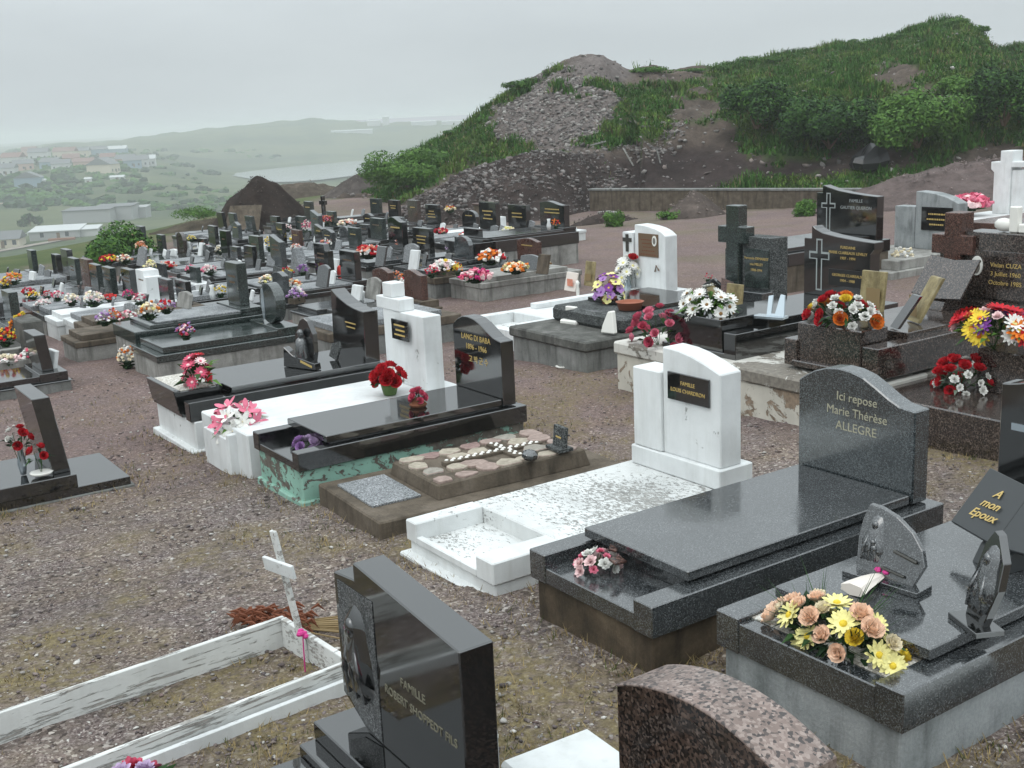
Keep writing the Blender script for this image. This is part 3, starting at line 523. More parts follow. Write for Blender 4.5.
P = surf(868, 166, HV); bd = MB(); bd.ball((0, 0, .25), (1.1, .7, .55), 10, 6)
for i, v in enumerate(bd.v): bd.v[i] = (v[0]+.15*math.sin(7*v[1]), v[1], max(-.2, v[2]*(1+.35*math.sin(4*v[0]+1))))
o = bd.build('tarpaulin', 'tarp', None, 0, False, tuple(P)); tag(o, 'crumpled black tarpaulin lump on the bank above the wall', 'tarpaulin')
P = surf(942, 113, HV); bd = MB(); bd.ball((0, 0, .2), (1.2, .8, .42), 9, 6)
for i, v in enumerate(bd.v): bd.v[i] = (v[0]*(1+.2*math.sin(5*v[2])), v[1], v[2]*(1+.3*math.sin(2*v[0])))
o = bd.build('boulder', 'weathered_stone', None, .03, False, tuple(P)); tag(o, 'large pale boulder between the bushes high on the hillside', 'boulder')
P = W3(610, 214); o = MB().box(-.6, .6, -.3, .3, 0, .09).build('concrete_slab', 'concrete', None, .005, False, P, (.1, .05, .5)); tag(o, 'flat pale concrete slab lying before the small heap', 'slab')
P = hit(838, 171, .9); bl = MB(); bl.box(-.9, .9, -.35, .35, -1.0, .25); o = bl.build('concrete_block', 'concrete', None, .01, False, (P[0]+.4, P[1]+.8, P[2]), (0, 0, -.75)); tag(o, 'squared concrete block lying on top of the wall', 'block')
P = hit(790, 176, .95); o = MB().box(-1.1, 1.1, -.08, .08, 0, .07).build('plank', 'orange_stripe', None, 0, False, (P[0], P[1]+.6, P[2]+.02), (0, 0, -.75)); tag(o, 'orange brown plank lying along the wall top', 'plank')
for lb, px, py, ln, rz, ti in (('pale timber leaning on the dark slope above the wall', 628, 162, 1.1, .9, .8), ('bleached timber lying across the rubble slope', 598, 148, 1.3, -.3, .1), ('bent grey timber on the slope beside the pale one', 660, 160, 1.2, .4, .5)):
    P = surf(px, py, HV); o = MB().box(-ln/2, ln/2, -.03, .03, -.02, .03).build('timber', 'weathered_stone' if 'bent' in lb else 'concrete', None, 0, False, (P[0], P[1], P[2]+.2), (0, -ti, rz+.6)); tag(o, lb, 'timber')
ws = W3(752, 206); st = thing('slab_stack', 'dark granite slabs stacked flat with a pale one on top', 'slab', ws, -.62)
MB().box(-1.1, 1.0, -.55, .55, 0, .16).build('lower_slab', 'black_granite', st, .005); MB().box(-.9, .95, -.45, .45, .16, .24).build('middle_slab', 'grey_granite', st, .005); MB().box(-.7, .85, -.4, .4, .24, .31).build('upper_slab', 'light_granite', st, .005)
P = W3(800, 203); o = MB().box(-1.1, 1.0, -.3, .3, -.05, .22).build('kerb_stone', 'grey_concrete', None, .01, False, P, (0, 0, -.62)); tag(o, 'grey kerb stone lying in the weeds beyond the dark headstones', 'kerb')
newmat('roof_dull', (.20, .12, .105), .8)
# ---------------------------------------------------------------- the valley town
def house(px, py, wd, dp, hh, roofh, rz, wall, roof, label, nwin=3, cat='house', shed=False, name='house', chimney=False):
    P = terr_hit(px, py); r = thing(name, label, cat, P, rz+math.atan2(FW[1], FW[0])-math.pi/2)
    w2, d2 = wd/2, dp/2; MB().box(-w2, w2, -d2, d2, -2, hh).build('wall', wall, r); rf = MB()
    if shed: rf.add([(-w2-.3, -d2-.3, hh), (w2+.3, -d2-.3, hh), (w2+.3, d2+.3, hh+roofh), (-w2-.3, d2+.3, hh+roofh), (-w2-.3, -d2-.3, hh+.25), (w2+.3, -d2-.3, hh+.25), (w2+.3, d2+.3, hh+roofh+.25), (-w2-.3, d2+.3, hh+roofh+.25)], [(0, 3, 2, 1), (4, 5, 6, 7), (0, 1, 5, 4), (1, 2, 6, 5), (2, 3, 7, 6), (3, 0, 4, 7)])
    else: rf.prism([(-d2-.4, hh-.1), (d2+.4, hh-.1), (0, hh+roofh)], -w2-.4, w2+.4)
    ro = rf.build('roof', roof, r)
    if chimney: MB().box(w2*.4, w2*.4+.7, -.35, .35, hh+roofh-.6, hh+roofh+.9).build('chimney', 'wall_grey', ro)
    if nwin:
        w0 = MB().box(-.55, .55, -.06, .02, -.7, .7).mesh('window', 'window_dark')
        for fl in range(max(1, int(hh//2.8))):
            for k in range(nwin): place('window', w0, r, ((k+.5)/nwin*wd-w2, -d2, 1.5+2.7*fl))
        place('door', MB().box(-.5, .5, -.08, .02, -1, 1.05).mesh('door', 'wood'), r, (w2*.15, -d2, 1.0))
    return r
house(4, 247, 11, 8, 2.6, 2.2, .15, 'wall_cream', 'roof_grey', 'small cream house with brown hipped roof beside the dirt road', 4)
house(59, 238, 15, 9, 2.4, 1.1, .1, 'wall_grey', 'roof_white', 'long low shed with a curved white roof by the valley road', 2, 'shed', True)
house(89, 236, 7, 6, 2.2, .8, .1, 'wall_white', 'roof_white', 'small white tank like shed beside the long low shed', 0, 'shed', True)
house(92, 222, 17, 12, 4.6, .5, .05, 'wall_grey', 'roof_grey', 'big flat roofed concrete warehouse in the valley fields', 0, 'warehouse', True)
house(118, 220, 14, 11, 5.2, .4, .05, 'wall_grey', 'roof_grey', 'taller grey end bay joined to the warehouse', 0, 'warehouse', True)
house(137, 218, 9, 8, 4.0, .4, .05, 'wall_grey', 'wall_grey', 'low broken annex beyond the warehouse', 0, 'annex', True)
TOWN = [(30, 187, 10, 13, 5.0, 3, 1.75, 'wall_blue', 'roof_grey', 'pale blue house with wide white gable nearest the fields'), (104, 173, 11, 15, 5, 4, 1.4, 'wall_cream', 'roof_grey', 'large cream house with tall gable and dark windows'),
        (118, 181, 7, 5, 2.2, .9, .1, 'wall_white', 'roof_white', 'small white roofed hut alone in the scrub'), (89, 185, 3, 3, 3.2, .8, .1, 'wall_white', 'roof_white', 'tiny white kiosk standing in the field'), (43, 186, 3, 3, 3, .8, .2, 'wall_white', 'roof_white', 'tiny white hut beside the pale blue house'),
        (14, 165, 13, 9, 5, 3, -.1, 'wall_white', 'roof_dull', 'white house with red roof at the near edge of town'), (24, 170, 12, 8, 4, 2.6, .4, 'wall_pink', 'roof_grey', 'pink house with grey roof behind the pale blue one'), (40, 159, 14, 9, 5, 3, .1, 'wall_white', 'roof_grey', 'white town house with grey roof near the hill'),
        (52, 169, 12, 8, 4.5, 2.6, -.2, 'wall_blue', 'roof_grey', 'blue house in the middle row of town'), (62, 170, 11, 8, 4, 2.6, .2, 'wall_white', 'roof_grey', 'white house next to the blue middle row house'), (66, 158, 16, 9, 5, 3, .0, 'wall_cream', 'roof_dull', 'long cream house with red roof below the hill'),
        (80, 157, 15, 9, 4.6, 2.6, .1, 'wall_cream', 'roof_grey', 'long cream house with grey roof below the hill'), (85, 168, 12, 8, 4, 2.4, .1, 'wall_pink', 'roof_dull', 'pink house with red roof before the cream gable'), (98, 156, 14, 9, 5, 2.4, .2, 'wall_blue', 'roof_grey', 'blue house with grey roof high in town'),
        (118, 155, 15, 9, 5, 2.4, .1, 'wall_blue', 'roof_white', 'blue house with pale roof highest in town'), (127, 165, 12, 8, 4.2, 2.6, .0, 'wall_pink', 'roof_grey', 'pink house at the outer end of the middle row'), (133, 167, 11, 8, 4.2, 2.6, .3, 'wall_blue', 'roof_grey', 'blue house at the outer end of town'),
        (141, 166, 10, 8, 4.4, 2.6, .2, 'wall_white', 'roof_grey', 'white end house with grey roof facing the lake'), (149, 165, 9, 8, 4.2, 2.4, .2, 'wall_white', 'roof_white', 'last white house of town toward the lake'), (7, 175, 11, 8, 4, 2.6, .1, 'wall_white', 'roof_grey', 'white house half hidden in scrub at the frame edge'),
        (72, 164, 10, 8, 4, 2.6, .3, 'wall_pink', 'roof_dull', 'pink house with red roof between two white ones'), (109, 163, 9, 7, 4, 2.4, .1, 'wall_white', 'roof_dull', 'small white house with red roof above the cream gable'), (30, 155, 12, 8, 4.6, 2.6, .1, 'wall_pink', 'roof_dull', 'pink house with red roof under the hill ridge')]
for px, py, wd, dp, hh, rh, rz, wl_, rf_, lb in TOWN: house(px, py, wd, dp, hh, rh, rz, wl_, rf_, lb, 3 if wd > 8 else 1, chimney=wd > 11)
for px, py, wd, dp, hh, lb in ((352, 133, 46, 10, 2.5, 'long white airport shed on the far shore'), (374, 124.5, 16, 12, 4, 'pale far building near the distant ridge'), (386, 124, 8, 8, 8, 'grey far tower block on the distant ridge'), (424, 124.5, 30, 12, 3, 'long pale far building beside the hill edge'), (452, 124, 24, 12, 3, 'pale far building half hidden by the green hill')):
    house(px, py, wd, dp, hh, .8, .1, 'roof_white' if 'long' in lb else 'wall_white', 'roof_white', lb, 0, 'building', True, 'airport_building')
P = [terr_hit(px, 237.2-.12*(px-18)) for px in (18, 23, 28, 33, 37)]
ft = thing('picket_fence', 'short white picket fence beside the small cream house', 'fence', P[0], 0); mb = MB()
for q in P: mb.box(q[0]-P[0][0]-.12, q[0]-P[0][0]+.12, q[1]-P[0][1]-.12, q[1]-P[0][1]+.12, -.3, 1.2)
mb.build('post', 'roof_white', ft)
mb = MB()
for a, b in zip(P, P[1:]): mb.tube([(a[0]-P[0][0], a[1]-P[0][1], a[2]-P[0][2]+.9), (b[0]-P[0][0], b[1]-P[0][1], b[2]-P[0][2]+.9)], .12, 4)
mb.build('rail', 'roof_white', ft)
P = terr_hit(62, 241); o = MB().box(-4, 4, -.5, .5, 0, .9).build('scrap_pile', 'rust_metal', None, .2, False, P, (0, 0, -.5)); tag(o, 'low row of rusty scrap before the long shed', 'scrap')
def scrub():
    g = np.random.default_rng(77); mb = MB(); mb.mi = 0
    for k in range(250):
        px = -20+g.random()*330; py = 150+g.random()*62
        if px > 160 and py < 190 and py > 158 and px > 205: continue
        P = terr_hit(px, py, 200.); R = math.hypot(P[0], P[1])
        if R < 240: continue
        s = (.8+1.3*g.random())*(1+R/1100)
        if px > 150: s *= .7
        for q in range(4):
            c = (P[0]+g.normal()*s*1.6, P[1]+g.normal()*s*1.1, P[2]+s*.15); mb.mi = int(g.integers(3)); n0 = len(mb.v); mb.ball(c, (s*(1+.5*g.random()), s, s*(.5+.3*g.random())), 7, 5)
            for i in range(n0, len(mb.v)): v = mb.v[i]; mb.v[i] = (v[0]+s*.25*g.normal(), v[1]+s*.25*g.normal(), v[2]+s*.18*g.normal())
    o = mb.build('scrub', ['deep_leaf', 'dark_leaf', 'bush_leaf']); tag(o, 'patches of low dark scrub spread over the valley floor', 'scrub', None, 'stuff')
scrub()
P = terr_hit(31, 226); bush('dark round bush alone in the field behind the shed', P, (4.5, 4, 4.2), 900, 1.0, ('dark_leaf', 'deep_leaf', 'bush_leaf'), 71)
# ---------------------------------------------------------------- sea fog
hz = MB().box(-5600, 5600, -5600, 5600, -140., 16.0).build('haze', 'black_plastic'); tag(hz, 'thin pale sea fog lying over the valley and the town', 'fog', None, 'stuff')
hm = bpy.data.materials.new('haze'); hm.use_nodes = True; t = hm.node_tree; t.nodes.clear(); pv = t.nodes.new('ShaderNodeVolumePrincipled'); mo = t.nodes.new('ShaderNodeOutputMaterial')
pv.inputs['Color'].default_value = (.86, .895, .905, 1); pv.inputs['Density'].default_value = .0007; t.links.new(pv.outputs[0], mo.inputs['Volume'])
hz.data.materials.clear(); hz.data.materials.append(hm)
# ================================================================ flowers and grave ornaments
PI = math.pi; BL = {}
def blossom(kind, col, cen):
    k = (kind, col, cen)
    if k in BL: return BL[k]
    mb = MB(); r = random.Random(hash(kind) % 97)
    def petal(a, tilt, ln, wd, base=.05, cup=.25, z0=0.):
        ca, sa = math.cos(a), math.sin(a); rows = []
        for t, wf in ((0, .35), (.45, 1.), (.8, .85), (1., .25)):
            rr = base+ln*t*math.cos(tilt)-cup*.3*t*t*ln; z = z0+ln*t*math.sin(tilt)+cup*ln*t*t*.5
            rows.append([(rr*ca-s*wd*wf*sa, rr*sa+s*wd*wf*ca, z+abs(s)*cup*wd*.8) for s in (-1, 0, 1)])
        v = [p for q in rows for p in q]; f = [(3*i+j, 3*i+j+1, 3*i+j+4, 3*i+j+3) for i in range(3) for j in range(2)]; mb.add(v, f)
    if kind == 'rose':
        for ring, (n, ti, ln, wd) in enumerate(((6, .25, .95, .5), (5, .75, .75, .42), (4, 1.1, .6, .34), (3, 1.35, .45, .24))):
            for i in range(n): petal(2*PI*i/n+ring*.6+r.random()*.3, ti, ln, wd, .04, .5, .05*ring)
        mb.mi = 1; mb.ball((0, 0, .28), .12, 6, 4)
    elif kind == 'carnation':
        for ring, (n, ti, ln, wd) in enumerate(((9, .1, .95, .3), (8, .5, .85, .28), (7, .9, .7, .25), (5, 1.25, .55, .2))):
            for i in range(n): petal(2*PI*i/n+ring*.35+r.random()*.4, ti+r.random()*.25, ln*(.85+.3*r.random()), wd, .03, .1)
    elif kind == 'daisy':
        for ring in range(2):
            for i in range(11): petal(2*PI*i/11+ring*.28, .12+.22*ring, 1.-.18*ring, .15, .08, .08, .04*ring)
        mb.mi = 1; mb.ball((0, 0, .10), (.26, .26, .16), 8, 5)
    elif kind == 'lily':
        for i in range(6): petal(2*PI*i/6+.2, .55 if i % 2 else .35, 1.05, .24, .03, -.1)
        mb.mi = 1; mb.ball((0, 0, .2), (.07, .07, .25), 5, 4)
    elif kind == 'pansy':
        for i in range(5): petal(2*PI*i/5, .15, .85, .42, .02, .05, .02*i)
        mb.mi = 1; mb.ball((0, 0, .06), (.24, .24, .08), 6, 4)
    BL[k] = mb.mesh(kind, [col, cen], 0, True); return BL[k]
def leaf_fan(mb, c, d, ln, wd, g, droop=.3):
    d = np.array(d, float); d /= np.linalg.norm(d)+1e-9; s = np.cross(d, (0, 0, 1)); s /= np.linalg.norm(s)+1e-9; c = np.array(c)
    p1 = c+d*ln*.5+np.array([0, 0, .12*ln]); p2 = c+d*ln-np.array([0, 0, droop*ln*.5]); mb.add([c, p1-s*wd*.5, p2, p1+s*wd*.5], [(0, 1, 2, 3)])
def bouquet(label, loc, r, flowers, leaves=40, leaf=('leaf', 'dark_leaf'), ll=.07, seed=1, name='flower_arrangement', cat='flowers', pot=None, blades=0, rz=0., lift=.0, cover=1.15, extra=None):
    """flowers: (kind, colour, heart, radius, count) spread over the top of a dome of radii r"""
    g = np.random.default_rng(seed); root = thing(name, label, cat, loc, rz); L = []
    for k, c, h, fr, n in flowers: L += [(k, c, h, fr)]*n
    g.shuffle(L); n = len(L)
    for i, (k, c, h, fr) in enumerate(L):
        fr = float(fr); u = (i+.5)/n; ph = math.acos(max(-1, 1-u*cover)); a = i*2.39996+g.random()*.5; d = np.array([math.sin(ph)*math.cos(a), math.sin(ph)*math.sin(a), math.cos(ph)])
        p = d*np.array(r)*(.9+.14*g.random())+np.array([0, 0, lift]); q = Vector(d*np.array([1, 1, 1.2])+g.normal(size=3)*.2+np.array([-.12, -.12, .25])).to_track_quat('Z', 'Y')
        q = q @ Matrix.Rotation(g.random()*6.28, 3, 'Z').to_quaternion()
        place(k, blossom(k, c, h), root, tuple(p), q.to_euler(), fr*(.85+.3*g.random()))
    mb = MB()
    for i in range(leaves):
        a = g.random()*6.28; e = g.random()*1.1; d = np.array([math.cos(a)*math.cos(e*.8), math.sin(a)*math.cos(e*.8), math.sin(e)*.7]); mb.mi = int(g.random() < .45)
        leaf_fan(mb, d*np.array(r)*(.35+.5*g.random())+np.array([0, 0, lift*.8]), d+g.normal(size=3)*.25, ll*(.7+.8*g.random()), ll*.42, g)
    for i in range(blades):
        a = g.random()*6.28; d = np.array([math.cos(a), math.sin(a), .35+.6*g.random()]); o = d*np.array(r)*.6+np.array([0, 0, lift])
        for k in range(5): mb.mi = int(g.random() < .5); dd = d+g.normal(size=3)*.22; p1 = o+dd*ll*(1.6+g.random()); s = np.cross(dd, (0, 0, 1)); s = s/np.linalg.norm(s)*.004; mb.add([o-s, o+s, p1], [(0, 1, 2)])
    if leaves or blades: mb.build('foliage', list(leaf), root)
    st = MB()
    for i in range(0, n, 3 if n > 8 else 1): u = (i+.5)/n; ph = math.acos(max(-1, 1-u*cover)); a = i*2.39996; st.tube([(0, 0, .005), (r[0]*.85*math.sin(ph)*math.cos(a), r[1]*.85*math.sin(ph)*math.sin(a), lift+r[2]*.85*math.cos(ph))], .003, 4)
    st.build('stem', 'leaf', root)
    if pot: pot(root)
    if extra: extra(root, g)
    return root
def vase(mat, rad, h, kind='pot'):
    def f(root):
        pr = [(rad*.7, 0), (rad*.78, .01), (rad, h*.8), (rad*1.06, h), (rad*.9, h), (rad*.85, h*.85)] if kind == 'pot' else [(rad*.6, 0), (rad, h*.35), (rad*.55, h*.8), (rad*.8, h), (rad*.6, h), (rad*.45, h*.85)]
        MB().lathe(pr).build('pot' if kind == 'pot' else 'vase', mat, root, 0, True)
    return f
def tuft(label, px, py, h, w, ht, pal, seed, n=26, pot=None, pos=None, leafy=.5, name='flower_arrangement', group=None):
    """small far bunch: many little heads and leaves in one mesh"""
    g = np.random.default_rng(seed); c = pos or hit(px, py, h); mb = MB(); mats = list(pal)+['leaf', 'dark_leaf']; np_ = len(pal); R = w/2
    for i in range(n):
        u = (i+.5)/n; ph = math.acos(1-u*.95); a = i*2.39996+g.random(); d = (math.sin(ph)*math.cos(a), math.sin(ph)*math.sin(a), math.cos(ph)); k = .8+.3*g.random(); mb.mi = int(g.integers(np_)); s = R*(.115+.085*g.random())
        p = (d[0]*R*k, d[1]*R*k, ht*(.38+.55*d[2]*k)); n0 = len(mb.v); mb.ball(p, (s, s, s*.75), 6, 4)
        for q in range(n0, len(mb.v)): v = mb.v[q]; mb.v[q] = tuple(v[j]+s*.25*g.normal() for j in range(3))
    for i in range(int(n*2.2*leafy)+8):
        a = g.random()*6.28; d = np.array([math.cos(a), math.sin(a), .2+.7*g.random()]); mb.mi = np_+int(g.random() < .45); leaf_fan(mb, d*np.array([R*.5, R*.5, ht*.45])*g.random(), d, R*.62, R*.24, g)
    if pot: mb.mi = len(mats); mats.append(pot); mb.box(-R*.8, R*.8, -R*.55, R*.55, 0, ht*.32)
    else: mb.mi = np_+1; mb.lathe([(R*.35, 0), (R*.45, ht*.3)], (0, 0, 0), 8)
    o = mb.build(name, mats, None, 0, False, c, (0, 0, g.random()*6)); return tag(o, label, 'flowers', group)
def at(d, s, h): return (d, s, float(zg(d, s))+h)
# stones seen from the foot: y runs from the near edge (0) to the far edge (w)
def prof(kind, w, h):
    A = lambda f, n=14: [(w*i/n, h*f(i/n)) for i in range(n+1)]
    if kind == 'flat': top = [(0, h), (w, h)]
    elif kind == 'arch': top = A(lambda t: .86+.14*math.sin(PI*t))
    elif kind == 'dome': top = A(lambda t: .62+.38*math.sqrt(max(0, 1-(2*t-1)**2)))
    elif kind == 'wave': top = A(lambda t: .86+.14*(.5-.5*math.cos(PI*min(1, max(0, (t-.08)/.62)))) - .06*sm(.72, 1, t), 20)
    elif kind == 'slant': top = [(0, h*.8), (w*.12, h*.8), (w, h)]
    elif kind == 'concave': top = A(lambda t: .84+.16*t**2.2)
    elif kind == 'peak': top = [(0, h*.82), (w*.5, h), (w, h*.82)]
    elif kind == 'shoulder': top = [(0, h*.8), (w*.2, h*.8), (w*.26, h), (w, h)]
    elif kind == 'pyramid': top = [(w*.42, h), (w*.58, h)]
    elif kind == 'cross': return [(w*.36, 0), (w*.36, h*.52), (0, h*.52), (0, h*.74), (w*.36, h*.74), (w*.36, h), (w*.64, h), (w*.64, h*.74), (w, h*.74), (w, h*.52), (w*.64, h*.52), (w*.64, 0)]
    elif kind == 'disc': return [(w/2+w/2*math.cos(a), h/2+h/2*math.sin(a)) for a in (2*PI*i/28-PI/2 for i in range(28))]
    return [(0, 0)]+top+[(w, 0)]
def cross_shape(w, h, arm=.3): t = w*arm/2; c = w/2; z = h*.68; q = w*arm/2; return [(c-t, 0), (c-t, z-q), (0, z-q), (0, z+q), (c-t, z+q), (c-t, h), (c+t, h), (c+t, z+q), (w, z+q), (w, z-q), (c+t, z-q), (c+t, 0)]
def shift(pr, y, z): return [(a+y, b+z) for a, b in pr]
def grave(label, d, s, w, l, rz=0., cat='grave', group=None, hole=True, name='grave'):
    if hole: GR_HOLES.append((d, d+l, s, s+w))
    return thing(name, label, cat, (d, s, float(zg(d+l/2, s+w/2))), rz, group)
def kerbed(root, w, l, zb, zt, zs, base, kerb, slab, rail=.15, trough=.38, inset=.09, sl=None, lip=.10, ts=.06, foot=.0):
    """plinth, kerb with an open flower trough at the foot, ledger slab"""
    MB().box(.03, l-.02, .03, w-.03, -.3, zb).build('base', base, root, .01)
    k = MB(); k.box(0, l, 0, rail, zb, zt); k.box(0, l, w-rail, w, zb, zt); k.box(l-.16, l-.002, rail, w-rail, zb+.001, zt-.001)
    k.box(trough, trough+.05, rail, w-rail, zb+.001, zt-.002); k.box(.006, trough, rail, w-rail, zb+.002, zb+lip); k.build('kerb', kerb, root, .006)
    e = sl or l-.05; sb = MB(); sb.box(trough-.06, e, inset, w-inset, zs-ts, zs); o = sb.build('slab', slab, root, .006)
    MB().box(trough-.02, e-.01, inset+.035, w-inset-.035, zt-.002, zs-ts+.001).build('bed', slab, root)
    return o
# ================================================================ front rows
# -- grave of the grey granite wave stone
g1 = grave('grey granite grave with wave topped headstone and pink posy in the trough', 3.58, 4.16, 1.09, 2.42)
kerbed(g1, 1.09, 2.42, .24, .42, .495, 'mossy_brown', 'grey_granite', 'grey_granite', .15, .40, .095, 2.20, .10)
hp = [(0, 0), (0, .60), (.05, .603), (.12, .612), (.2, .645), (.3, .70), (.4, .75), (.5, .775), (.6, .782), (.7, .77), (.8, .735), (.88, .69), (.93, .655), (.93, 0)]
h1 = MB().prism(shift(hp, .085, .43), 2.215, 2.36).build('headstone', 'blue_granite', g1, .008)
lettering('inscription', ['Ici repose', 'Marie Thérèse', 'ALLEGRE'], h1, (2.2135, .53, .93), .082, 'pale_gold', gap=1.5)
bouquet('small posy of pale pink and white roses lying in the grey granite trough', (3.80, 4.88, .345), (.13, .11, .07), [('carnation', 'pale', 'pink', .038, 8), ('carnation', 'white', 'cream', .04, 6), ('carnation', 'pink', 'rose', .034, 5)], 14, ll=.06, seed=3,
        extra=lambda r, g: (MB().box(-.055, .055, -.03, .03, 0, .016).build('plaque', 'red_granite', r, .004, False, (.03, -.14, .055), (.4, .2, .3)), MB().box(-.05, .05, -.025, .025, 0, .016).build('plaque', 'red_granite', r, .004, False, (.10, -.02, .075), (.3, .1, .8))))
# -- family grave with the peach flowers
g2 = grave('grey granite grave on a pale plinth with white gravel trough and open stone book', 3.73, 2.74, 1.11, 2.45)
kerbed(g2, 1.11, 2.45, .26, .45, .52, 'painted_grey', 'grey_granite', 'grey_granite', .15, .37, .10, 2.32, .165)
MB().box(.10, .365, .152, .958, .40, .432).build('gravel_bed', 'white_gravel', g2)
h2 = MB().prism(shift(prof('wave', 1.0, .82), .06, .46), 2.25, 2.40).build('headstone', 'black_granite', g2, .008)
MB().prism(shift(cross_shape(.26, .45, .16), .72, .68), 2.243, 2.2495).build('cross', 'mirror_steel', h2)
bouquet('long arrangement of peach roses and yellow daisies with dark blade leaves', (3.92, 3.27, .43), (.15, .36, .18),
        [('rose', 'peach', 'orange', .060, 13), ('daisy', 'lemon', 'yellow', .066, 12), ('rose', 'cream', 'white', .055, 6), ('rose', 'yellow', 'orange', .062, 2)], 150, ('dark_leaf', 'leaf'), .085, 5, blades=20, cover=1.0)
def memorial(label, loc, rz, shape, mat, w, h, t=.03, lean=.35, base=True, extra=None, cat='plaque', name='memorial_plaque'):
    r = thing(name, label, cat, loc, rz)
    z0 = .028 if base else 0
    if base: MB().box(-.07, .07, -.02, w+.02, 0, .028).build('foot', mat, r, .003)
    p = MB().prism(shift(shape(w, h) if callable(shape) else prof(shape, w, h), 0, z0-.004), -t/2, t/2, 'x', lean).build('plate', mat, r, .003)
    if extra: extra(p, z0)
    return r
def draped(p, mat, slope, x0, y0, z0, k, child=True):
    """low relief of a veiled figure with bowed head, the drapery cut as one raised sheet with folds"""
    lx = lambda z: x0+slope*z; mb = MB(); out = [(-.06, 0), (-.085, .06), (-.07, .13), (-.055, .18), (-.05, .22), (-.03, .255), (.0, .265), (.03, .25), (.042, .21), (.05, .17), (.075, .11), (.07, .04), (.05, 0)]
    ring = [(y0+k*y, z0+k*z) for y, z in out]; cy, cz = y0, z0+k*.12; inn = [(cy+(y-cy)*.72, cz+(z-cz)*.78) for y, z in ring]; n = len(ring)
    vs = [(lx(z)+.004, y, z) for y, z in ring]+[(lx(z)-.016*k*1.4, y, z) for y, z in inn]+[(lx(cz)-.022*k*1.4, cy, cz)]; mb.add(vs, [(i, n+i, n+(i+1) % n, (i+1) % n) for i in range(n)]+[(n+i, 2*n, n+(i+1) % n) for i in range(n)])
    mb.ball((lx(z0+k*.205)-.02*k, y0-.006*k, z0+k*.205), (.016*k, .023*k, .030*k), 10, 7)
    for yy in (-.03, .0, .03): mb.tube([(lx(z0+k*.15)-.02*k, y0+yy*k*.8, z0+k*.15), (lx(z0+k*.08)-.026*k, y0+yy*1.3*k, z0+k*.08), (lx(z0)-.012*k, y0+yy*1.5*k, z0+.004)], [.006*k, .009*k, .007*k], 6)
    if child: mb.ball((lx(z0+k*.10)-.026*k, y0-.02*k, z0+k*.115), (.016*k, .018*k, .02*k), 9, 6); mb.ball((lx(z0+k*.06)-.02*k, y0-.03*k, z0+k*.07), (.014*k, .022*k, .035*k), 9, 6)
    mb.build('relief', mat, p, 0, True)
def madonna(p, z0):
    lx = lambda z: -.022+.35*z; draped(p, 'grey_granite', .35, -.016, .30, .085, .85)
    MB().tube([(lx(.165)-.004, .17, .165), (lx(.14)-.004, .04, .14)], .009).build('emblem', 'dark_bronze', p); MB().tube([(lx(.075)-.004, .22, .075), (lx(.06)-.004, .09, .06)], .007).build('emblem', 'dark_bronze', p)
memorial('fan shaped granite memorial with veiled mother relief on the peach flower grave', at(4.50, 3.23, .52), .10, lambda w, h: [(.04, 0), (0, .10), (.03, .17), (.10, .24), (.20, .295), (.29, .32), (.36, .325), (.38, .25), (.385, .16), (.36, 0)], 'grey_granite', .38, .33, .03, .35, True, madonna)
def cornucopia(label, loc, rz):
    r = thing('wrapped_bunch', label, 'wrapped flowers', loc, rz); mb = MB(); n = 14; v = []; rings = []
    for i, (x, rr, z) in enumerate(((-.15, .062, .03), (-.10, .055, .035), (0, .042, .035), (.07, .03, .032), (.12, .016, .025))):
        v += [(x, rr*math.cos(2*PI*k/n)*(1+.18*(k % 2)), z+rr*.45*math.sin(2*PI*k/n)*(1+.12*(k % 2))) for k in range(n)]
    mb.add(v, [(i*n+k, i*n+(k+1) % n, (i+1)*n+(k+1) % n, (i+1)*n+k) for i in range(4) for k in range(n)]+[tuple(range(n))]); mb.build('paper_wrap', 'paper', r)
    b = MB()
    for k in range(9): b.ball((.13+.03*math.sin(k*2.1), .03*math.cos(k*1.7), .035+.02*math.sin(k)), (.022, .02, .014), 6, 4)
    b.build('ribbon', 'magenta', r); return r
cornucopia('white paper wrapped bunch with magenta ribbon lying before the fan memorial', at(4.38, 3.44, .522), .12)
def veiled(p, z0):
    draped(p, 'grey_granite', .28, -.022, .11, .08, 1.15, False); MB().tube([(.05, .1, .02), (.05, .1, .14)], .006).build('prop', 'black_granite', p)
memorial('dark leaf shaped memorial with praying figure standing near the slab edge', at(4.34, 2.76, .52), -.45, lambda w, h: [(.03, 0), (0, .18), (.02, .30), (.11, .40), (.15, .41), (.19, .34), (.20, .2), (.17, 0)], 'black_granite', .2, .41, .04, .28, True, veiled)
